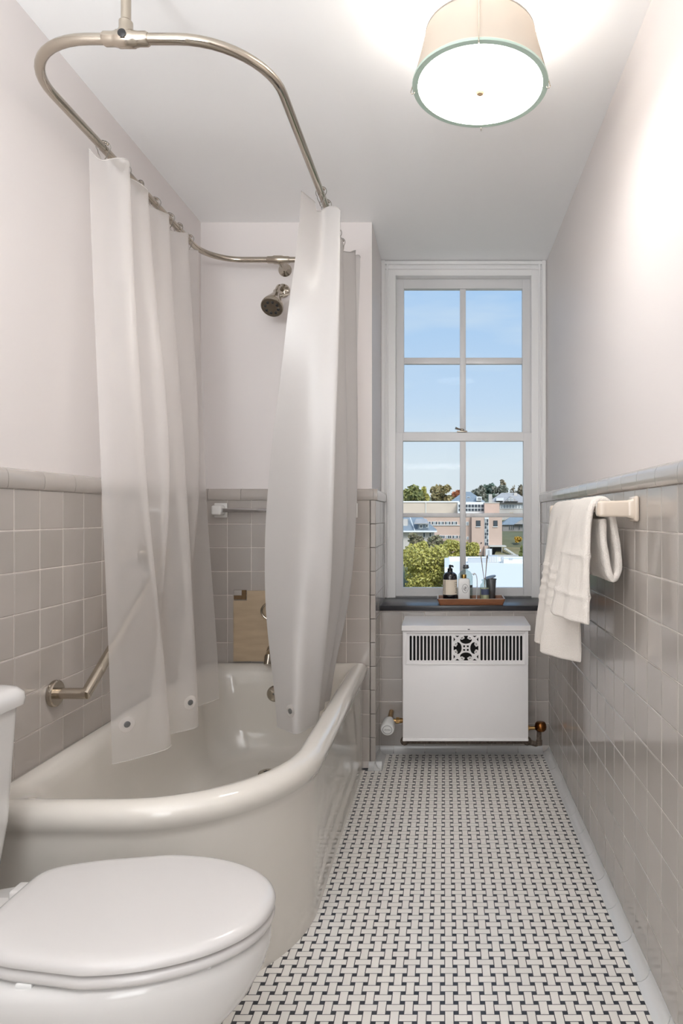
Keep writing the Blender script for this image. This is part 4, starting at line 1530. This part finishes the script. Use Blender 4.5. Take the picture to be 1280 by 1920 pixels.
LEAF = {
    'yellowgreen': leafmat('yellow_green_leaves', [(150, 146, 74), (186, 178, 92), (206, 196, 108), (168, 164, 84), (218, 208, 132)]),
    'green': leafmat('autumn_green_leaves', [(112, 124, 78), (140, 146, 90), (168, 164, 96), (124, 134, 86)]),
    'olive': leafmat('olive_brown_leaves', [(132, 124, 86), (160, 146, 100), (178, 156, 108), (136, 132, 92)]),
    'orange': leafmat('rust_orange_leaves', [(190, 120, 84), (214, 150, 110), (176, 110, 80)]),
    'dull': leafmat('dull_green_leaves', [(136, 138, 126), (154, 152, 138), (124, 130, 118)]),
    'pine': leafmat('pine_needles', [(116, 134, 120), (134, 150, 132), (108, 124, 114)]),
    'tan': leafmat('tan_thin_leaves', [(160, 146, 122), (138, 128, 108), (178, 162, 138)]),
    'gold': leafmat('golden_leaves', [(204, 168, 70), (186, 150, 60), (216, 184, 92)]),
    'bramble': leafmat('brown_green_leaves', [(136, 128, 102), (154, 144, 116), (124, 128, 94)]),
}


def tree(name, label, px, py_top, py_bot, wpx, d, leaf, nblob=9, nleaf=1600, size=0.3, shape='round', seed=1, base=None, group='trees seen through the window', trunk=True, depth=1.0):
    rnd = random.Random(seed)
    k = d / F
    c = at(px, (py_top + py_bot) / 2, d)
    rx, rz = wpx * k / 2, (py_bot - py_top) * k / 2
    zb = c.z - rz * 1.3 if base is None else base
    t = thing(name, label, 'tree', (c.x, d, zb), group)
    m = MB()
    bl_ = []
    for i in range(nblob):
        a = rnd.uniform(0, 2 * PI)
        if shape == 'cone':
            h = rnd.uniform(-0.85, 0.8)
            rr = (0.9 - h) / 1.9 * 0.75 * rnd.uniform(.3, 1)
            bl_.append((Vector((rx * rr * math.cos(a), rx * depth * rr * math.sin(a), rz * h)), rnd.uniform(.18, .28)))
        else:
            h = rnd.uniform(-0.6, 0.62)
            rr = math.sqrt(max(0, 1 - h * h)) * rnd.uniform(.25, .68)
            bl_.append((Vector((rx * rr * math.cos(a), rx * depth * rr * math.sin(a), rz * h)), rnd.uniform(.3, .46)))
    per = max(1, nleaf // nblob)
    for bc_, br in bl_:
        for i in range(per):
            u = Vector((rnd.gauss(0, 1), rnd.gauss(0, 1), rnd.gauss(0, 1))).normalized() * (rnd.random() ** 0.33)
            p = c + bc_ + Vector((u.x * br * rx, u.y * br * rx * depth, u.z * br * rz))
            s = size * rnd.uniform(.6, 1.3)
            n1 = Vector((rnd.gauss(0, 1), rnd.gauss(0, 1), rnd.gauss(0, 1))).normalized()
            n2 = n1.cross(Vector((rnd.gauss(0, 1), rnd.gauss(0, 1), rnd.gauss(0, 1)))).normalized()
            m.poly([p - n1 * s * .5, p + n2 * s * .32, p + n1 * s * .5, p - n2 * s * .32])
    o = m.build('foliage', LEAF[leaf], t, smooth=0, weld=False, normals=False)
    o['kind'] = 'stuff'
    if trunk:
        tr = MB()
        b0 = Vector((c.x, d, zb))
        tr.tube([b0, b0.lerp(c, .5) + Vector((rx * .05, 0, 0)), c + Vector((0, 0, rz * .2))], [rx * .09, rx * .06, rx * .02], 7)
        for i in range(6):
            q = c + bl_[i % nblob][0] * .9
            s0 = b0.lerp(c, .55 + .06 * i)
            tr.tube([s0, s0.lerp(q, .5) + Vector((0, 0, -rz * .05)), q], [rx * .035, rx * .025, rx * .008], 5)
        tr.build('trunk', EXT['trunk'], t, smooth=60)
    return t


# terrain: valley floor rising to the hill behind
m = MB()
xs = [-260 + 20 * i for i in range(27)]
terr = [(14, -17), (45, -15), (70, -13.5), (95, -11), (118, -8.2), (130, -5), (165, -2.5), (200, 0.5), (260, 6), (330, 9), (700, 6)]
R = []
for (y, z) in terr:
    R.append([Vector((x, y, z + EYE + 0.5 * math.sin(x * .08 + y * .03))) for x in xs])
m.loft(R, False, False, closed=False)
gr_o = struct(m.build('ground', EXT['ground'], smooth=60), 'ground outside falling away and rising to a hill')


def facade_windows(parent, spec, d, mt='win', frame='white', name='window', t=0.12, fr=0.10):
    """spec: list of (px0,px1,py0,py1); window frame part with pane sub-part"""
    for (a, b, c_, e) in spec:
        p0, p1 = at(a, e, d), at(b, c_, d)
        f = MB().box(p0.x - fr, p1.x + fr, d - t, d + .05, p0.z - fr, p1.z + fr).build(name, EXT[frame], parent, smooth=0)
        MB().box(p0.x, p1.x, d - t - .02, d - t + .03, p0.z, p1.z).build('pane', EXT[mt], f, smooth=0)


def bpx(px0, px1, py0, py1, d, depth, b=None):
    p0, p1 = at(px0, py1, d), at(px1, py0, d)
    b = b or MB()
    b.box(p0.x, p1.x, d, d + depth, p0.z, p1.z)
    return b


# pink brick school
dS = 122.0
sch = thing('school_building', 'long pink brick building with ribbon windows and stair tower', 'building', at(880, 1045, dS))
bpx(700, 884, 968, 1075, dS + 1.5, 16).build('wing_wall', EXT['brick'], sch, smooth=0)
bpx(884, 941, 966, 1046, dS, 16).build('tower_wall', EXT['brick'], sch, smooth=0)
bpx(700, 884, 966.5, 969, dS + 1.35, 16.3).build('wing_coping', EXT['conc'], sch, smooth=0)
bpx(700, 858, 941, 968, dS + 13, 12).build('upper_wall', EXT['tan'], sch, smooth=0)
bpx(797, 799, 942, 968, dS + 12.8, .3).build('wall_joint', EXT['conc'], sch, smooth=0)
bpx(699, 860, 939.5, 942, dS + 12.8, 12.4).build('upper_coping', EXT['white'], sch, smooth=0)
bpx(858, 908, 941, 966, dS + 9, 12).build('glass_block_wall', EXT['white'], sch, smooth=0)
bpx(908, 936, 943, 967, dS + 7, 12).build('stair_head_wall', EXT['brick'], sch, smooth=0)
bpx(907.5, 936.5, 942, 943.6, dS + 6.9, 12.3).build('stair_head_coping', EXT['conc'], sch, smooth=0)
sp = []
for k in range(8):
    x0 = 859.5 + k * 6.0
    sp += [(x0, x0 + 4.9, 946, 951.6), (x0, x0 + 4.9, 953.6, 958.5)]
facade_windows(sch, sp, dS + 9, 'win', 'white', fr=.04)
sp, sp2 = [], []
x = 797.0
i = 0
while x < 858:
    (sp2 if i % 3 == 1 else sp).append((x, x + 2.6, 978.3, 983.2))
    (sp2 if i % 4 == 2 else sp).append((x + 14, x + 16.6, 1004.4, 1009.0)) if x + 17 < 872 else None
    i += 1
    x += 3.6 if i % 3 else 5.2
facade_windows(sch, sp, dS + 1.5, 'win', 'white', fr=.06)
facade_windows(sch, sp2, dS + 1.5, 'win2', 'white', fr=.06)
bpx(795, 862, 984.3, 985.4, dS + 1.3, .3).build('sill_band', EXT['white'], sch, smooth=0)
facade_windows(sch, [(874, 878, 979, 984.5), (875, 878, 1007, 1011)], dS + 1.5, 'win2', 'white', fr=.08)
for (a, b) in ((892, 900.5), (924.5, 932.5)):
    p0, p1 = at(a, 987, dS), at(b, 976, dS)
    f = MB().box(p0.x, p1.x, dS - .1, dS + .05, p0.z, p1.z).build('window', EXT['steel'], sch, smooth=0)
    MB().box(p0.x + .1, p1.x - .1, dS - .13, dS - .08, p0.z + .1, p1.z - .1).build('pane', EXT['win'], f, smooth=0)
    bpx(a - .5, b + .5, 987, 988.3, dS - .2, .3).build('window_sill', EXT['white'], sch, smooth=0)
bpx(908, 916, 969.5, 1023, dS - .12, .2).build('stair_glazing_frame', EXT['white'], sch, smooth=0)
for k in range(8):
    for s in (0, 1):
        bpx(908.7 + s * 3.6, 911.6 + s * 3.6, 973.8 + k * 6.2, 978.9 + k * 6.2, dS - .2, .12).build('pane', EXT['win'] if (k + s) % 3 else EXT['win2'], sch, smooth=0)
bpx(908.3, 915.7, 970, 973.2, dS - .25, .12).build('spandrel', EXT['white'], sch, smooth=0)
bpx(908, 918, 1024, 1043, dS - 1.6, 1.6).build('porch_wall', EXT['brick'], sch, smooth=0)
bpx(917, 949, 1023.6, 1025.6, dS - 3.2, 3.4).build('porch_canopy', EXT['conc'], sch, smooth=0)
bpx(918, 940, 1026, 1039, dS - .3, .3).build('porch_glass', EXT['steel'], sch, smooth=0)
for a in (919.5, 922, 927, 931.5, 935.5):
    bpx(a, a + 1.6, 1027, 1038, dS - .4, .1).build('door_pane', EXT['win'] if a != 922 else EXT['win2'], sch, smooth=0)
bpx(940.3, 941, 1025.5, 1038.5, dS - 3.1, .15).build('porch_post', EXT['white'], sch, smooth=0)
bpx(897, 901.7, 1030, 1034.5, dS - .2, .2).build('wall_sign', EXT['white'], sch, smooth=0)
bpx(901, 903.5, 1017, 1018.2, dS - .25, .25).build('wall_lamp', EXT['steel'], sch, smooth=0)

# lawn, terrace and steps right of the school
lw = MB()
p = [at(936, 1012, 140), at(1010, 1012, 140), at(1010, 1046, 112), at(925, 1046, 112)]
lw.prism([v for v in p], (0, 0, -2.0))
struct(lw.build('ground_lawn', EXT['lawn'], smooth=0), 'sloping autumn lawn beside the brick building')
st = thing('outdoor_steps', 'pale concrete steps with low walls climbing the lawn', 'steps', at(950, 1042, 110))
for k in range(9):
    bpx(945 + k * 2.6, 950 + k * 2.6, 1028 + k * 1.7, 1031 + k * 1.7, 118 - k * .8, 1.2).build('step', EXT['conc'], st, smooth=0)
tw = thing('terrace_wall', 'low pale terrace wall in front of the porch', 'wall', at(940, 1050, 108))
bpx(915, 972, 1043, 1054, 107, 1.0).build('wall', EXT['conc'], tw, smooth=0)
bpx(914, 973, 1041.5, 1043.4, 106.6, 1.8).build('coping', EXT['stone'], tw, smooth=0)

# slate-roofed house on the left
dH = 92.0
h1 = thing('slate_house', 'stone house with steep blue slate roof and dormer, behind yellow tree', 'house', at(775, 1030, dH))
bpx(735, 812, 996, 1060, dH, 9).build('wall', EXT['stone'], h1, smooth=0)
pk = dH / F
e0, e1 = at(725, 996.5, dH - .8), at(817, 996.5, dH - .8)
r0_, r1_ = at(730, 966, dH + 4.5), at(788, 966, dH + 4.5)
m = MB()
bk0, bk1 = Vector((e0.x, dH + 10, e0.z)), Vector((e1.x, dH + 10, e1.z))
for f in ((e0, e1, r1_, r0_), (e1, bk1, r1_), (bk1, bk0, r0_, r1_), (bk0, e0, r0_)):
    m.poly([Vector(v) for v in f])
m.poly([Vector(v) for v in (e0, bk0, bk1, e1)])
m.build('roof', EXT['slate'], h1, smooth=0)
bpx(725, 819, 995, 998, dH - 1.0, .5).build('gutter', EXT['white'], h1, smooth=0)
m = MB().tube([at(768, 969, dH + 2), at(777.5, 995, dH - .6)], .06, 6)
m.build('roof_ridge', EXT['white'], h1, smooth=0)
p0 = at(783, 992, dH - .2); p1 = at(803, 981, dH - .2)
dm = MB().box(p0.x, p1.x, dH - .2, dH + 3, p0.z, p1.z).build('dormer', EXT['slate'], h1, smooth=0)
a, b = at(776, 982.5, dH - 1), at(804, 982.5, dH - 1)
c_, e = at(780, 974, dH + 2.4), at(799, 974, dH + 2.4)
m = MB(); m.loft([[a, b, e, c_], [v + Vector((0, 0, .12)) for v in (a, b, e, c_)]])
m.build('dormer_roof', EXT['roofg'], h1, smooth=0)
facade_windows(h1, [(787.5, 790.8, 984.5, 989.5), (799, 801.5, 983.5, 988)], dH - .2, 'win', 'white', fr=.08)
facade_windows(h1, [(793.5, 796.5, 999, 1007), (805, 807.5, 999, 1006)], dH, 'win', 'white', fr=.05)
bpx(744, 764, 973, 992, dH + 1.0, 2).build('chimney', EXT['stone'], h1, smooth=0)


# distant houses behind the school
def hip_house(name, label, pxa, pxb, wt, wb, d, rt, ra, rb, rmat, wmat, dep=9, over=2):
    h = thing(name, label, 'house', at((pxa + pxb) / 2, wb, d))
    bpx(pxa, pxb, wt, wb, d, dep).build('wall', EXT[wmat], h, smooth=0)
    a, b = at(pxa - over, wt, d - .5), at(pxb + over, wt, d - .5)
    a2, b2 = Vector((a.x, d + dep + .5, a.z)), Vector((b.x, d + dep + .5, b.z))
    c, e = at(ra, rt, d + dep / 2), at(rb, rt, d + dep / 2)
    m = MB()
    for f in ((a, b, e, c), (b, b2, e), (b2, a2, c, e), (a2, a, c), (a, a2, b2, b)):
        m.poly([Vector(v) for v in f])
    m.build('roof', EXT[rmat], h, smooth=0)
    return h


h2 = hip_house('hill_house', 'grey roofed house peeking over the glass block of the school', 845, 908, 941, 962, 175, 922, 868, 882, 'slate', 'stone')
facade_windows(h2, [(876, 877.5, 932, 934.5), (878.5, 880, 932, 934.5)], 176.5, 'win', 'white', fr=.1)
bpx(893, 903, 931, 939, 172, 4).build('dormer', EXT['white'], h2, smooth=0)
facade_windows(h2, [(896, 897.2, 933, 937), (898.2, 899.4, 933, 937), (900.4, 901.6, 933, 937)], 172, 'win', 'white', fr=.05)
h3 = hip_house('hill_house', 'large pale house with gables and two chimneys on the hill at right', 918, 995, 942, 975, 160, 924, 940, 968, 'roofg', 'stone')
bpx(916, 922.5, 926.5, 944, 158, 2).build('chimney', EXT['stone'], h3, smooth=0)
bpx(963, 969, 924, 932, 163, 1.5).build('chimney', EXT['stone'], h3, smooth=0)
bpx(930, 944, 933.5, 939, 158.5, 3).build('dormer', EXT['white'], h3, smooth=0)
p = [at(946, 940, 158), at(972, 940, 158), at(957, 930.5, 158)]
MB().prism(p, (0, 4, 0)).build('gable', EXT['roofg'], h3, smooth=0)
facade_windows(h3, [(953, 955.5, 935, 939), (958.5, 961, 935, 939)], 157.9, 'win2', 'white', fr=.08)
facade_windows(h3, [(938 + 5.5 * k, 941.5 + 5.5 * k, 947, 953) for k in range(8)], 160, 'win2', 'white', fr=.12)
bpx(914, 997, 941.5, 943.4, 159.2, .8).build('eaves', EXT['grey'], h3, smooth=0)

h4 = hip_house('grey_house', 'dark grey house with narrow windows above the lawn at right', 942, 999, 984, 1012, 150, 970, 955, 990, 'slate', 'grey', dep=6)
facade_windows(h4, [(954, 956.3, 985.5, 993), (957.5, 959.8, 985.5, 993), (961, 963.3, 985.5, 993), (972, 974.5, 985.5, 993), (964, 966, 1003, 1007), (967.5, 969.5, 1003, 1007), (972, 974, 1003, 1007), (976, 978, 1003, 1007)], 150, 'win', 'stone', fr=.04)
p = [at(964, 983, 149), at(990, 983, 149), at(979, 974, 149)]
MB().prism(p, (0, 4, 0)).build('gable', EXT['roofg'], h4, smooth=0)
bpx(951, 999, 999, 1000.5, 148, 2).build('porch_roof', EXT['grey'], h4, smooth=0)
bpx(953, 962, 1001, 1010, 149.5, .5).build('porch_door', EXT['win'], h4, smooth=0)

# white flat roof below
dR = 42.0
rf = thing('flat_roof_building', 'building with bright white flat roof below the window', 'building', at(900, 1140, dR))
zr = at(0, 1058, 52).z
a = at(838, 1058, 52)
p = [Vector((1.0, 30, zr)), Vector((9.5, 30, zr)), Vector((9.5, 56, zr)), Vector((0.2, 56, zr)), Vector((0.2, 45, zr))]
MB().prism(p, (0, 0, -.5)).build('roof_deck', EXT['membrane'], rf, smooth=0)
MB().prism([v + Vector((0, 0, -.5)) for v in p], (0, 0, -9)).build('wall', EXT['conc'], rf, smooth=0)
MB().box(0.0, 9.7, 55.6, 56.2, zr, zr + .35).build('parapet', EXT['white'], rf, smooth=0)
MB().box(0.0, 0.4, 44.5, 56, zr, zr + .35).build('parapet', EXT['white'], rf, smooth=0)
rl = MB()
for (x, y, w, dd, h) in ((1.9, 53.5, 1.7, .8, .35),):
    rl.box(x, x + w, y, y + dd, zr, zr + h)
rl.build('skylight_curb', EXT['unit'], rf, smooth=0)
ru = thing('rooftop_unit', 'white ribbed ventilation unit on the flat roof', 'rooftop unit', (3.9, 54, zr))
MB().box(3.55, 4.35, 53.6, 54.6, zr, zr + .55).build('casing', EXT['unit'], ru, smooth=0)
for k in range(6):
    MB().box(3.57 + k * .135, 3.63 + k * .135, 53.55, 53.62, zr + .05, zr + .5).build('louvre', EXT['white'], ru, smooth=0)
ru = thing('rooftop_unit', 'low white duct box at the right of the flat roof', 'rooftop unit', (5.6, 54, zr))
MB().box(4.75, 6.6, 53.2, 54.8, zr, zr + .32).build('casing', EXT['white'], ru, smooth=0)
MB().box(4.6, 4.8, 53.4, 53.9, zr, zr + .45).build('duct', EXT['unit'], ru, smooth=0)
MB().box(5.2, 5.5, 53.1, 53.3, zr + .32, zr + .42).build('vent', EXT['unit'], ru, smooth=0)
ru = thing('roof_vent', 'white louvred box standing behind the flat roof parapet', 'rooftop unit', (4.3, 60, zr - 1))
MB().box(3.75, 4.3, 60, 60.6, zr - 3, zr + .78).build('casing', EXT['white'], ru, smooth=0)
MB().box(3.95, 4.1, 59.96, 60.02, zr - .1, zr + .7).build('slot', EXT['unit'], ru, smooth=0)

# trees
tree('leafy_tree', 'big yellow-green tree filling the lower left panes', 800, 1022, 1120, 112, 56, 'yellowgreen', 22, 9000, 0.26, seed=3, base=-13)
tree('leafy_tree', 'yellow tree at left, rising behind the big yellow-green one', 778, 1008, 1070, 70, 62, 'yellowgreen', 12, 3600, 0.3, seed=4, base=-13)
tree('leafy_tree', 'yellow tree in front of the brick wing, beside the middle muntin', 846, 1012, 1062, 60, 66, 'yellowgreen', 12, 3600, 0.3, seed=5, base=-13)
tree('leafy_tree', 'thin yellow tree at the corner of the brick tower', 882, 1010, 1062, 40, 72, 'yellowgreen', 9, 2000, 0.3, seed=6, base=-13)
tree('bare_shrub', 'brown thinning shrub before the slate house', 780, 998, 1025, 46, 80, 'bramble', 8, 1000, 0.4, seed=7, base=-9)
tree('leafy_tree', 'brownish thin tree against the brick wing', 822, 1004, 1030, 44, 84, 'bramble', 8, 700, 0.4, seed=17, base=-9)
tree('hill_tree', 'broad green tree above the tan roofline at left', 775, 909, 948, 46, 215, 'green', 12, 1500, 1.2, seed=8)
tree('hill_tree', 'dark green tree at the left edge of the window view', 757, 917, 948, 22, 225, 'green', 7, 700, 1.2, seed=9)
tree('hill_tree', 'yellow topped tree between the green and olive trees', 797, 911, 946, 20, 230, 'yellowgreen', 6, 500, 1.2, seed=19)
tree('hill_tree', 'olive brown round tree left of the middle muntin', 828, 907, 948, 50, 210, 'olive', 12, 1500, 1.2, seed=10)
tree('hill_tree', 'rust orange tree beside the middle muntin', 860, 915, 945, 26, 240, 'orange', 6, 500, 1.2, seed=11)
tree('hill_tree', 'dull green broad tree behind the grey roofed house', 898, 909, 946, 32, 235, 'dull', 9, 1100, 1.2, seed=12)
tree('hill_tree', 'blue-green pine behind the pale chimney', 917, 902, 944, 30, 245, 'pine', 9, 1100, 1.2, seed=13)
tree('hill_tree', 'tall tan pointed tree above the big pale house', 942, 893, 944, 30, 255, 'tan', 14, 1000, 1.1, shape='cone', seed=14)
tree('hill_tree', 'dark green bushy tree under the tall pointed one', 936, 911, 946, 44, 232, 'dull', 9, 1200, 1.2, seed=15)
tree('hill_tree', 'sparse almost bare tree right of the pointed one', 963, 905, 940, 20, 238, 'tan', 8, 120, 0.8, seed=16)
tree('hill_tree', 'pale tan tree at the right edge of the window view', 979, 905, 945, 24, 236, 'tan', 8, 800, 1.1, seed=18)
tree('garden_shrub', 'golden shrub on the lawn before the grey house', 971, 1004, 1018, 14, 128, 'gold', 6, 500, .45, seed=20, trunk=False)
tree('garden_shrub', 'green shrub at the right edge of the lawn', 978, 1020, 1046, 14, 104, 'green', 6, 500, .45, seed=21, trunk=False)
tree('hill_tree', 'golden tree peeking over the dark grey house', 963, 962, 974, 16, 158.2, 'gold', 5, 250, .7, seed=22, trunk=False)
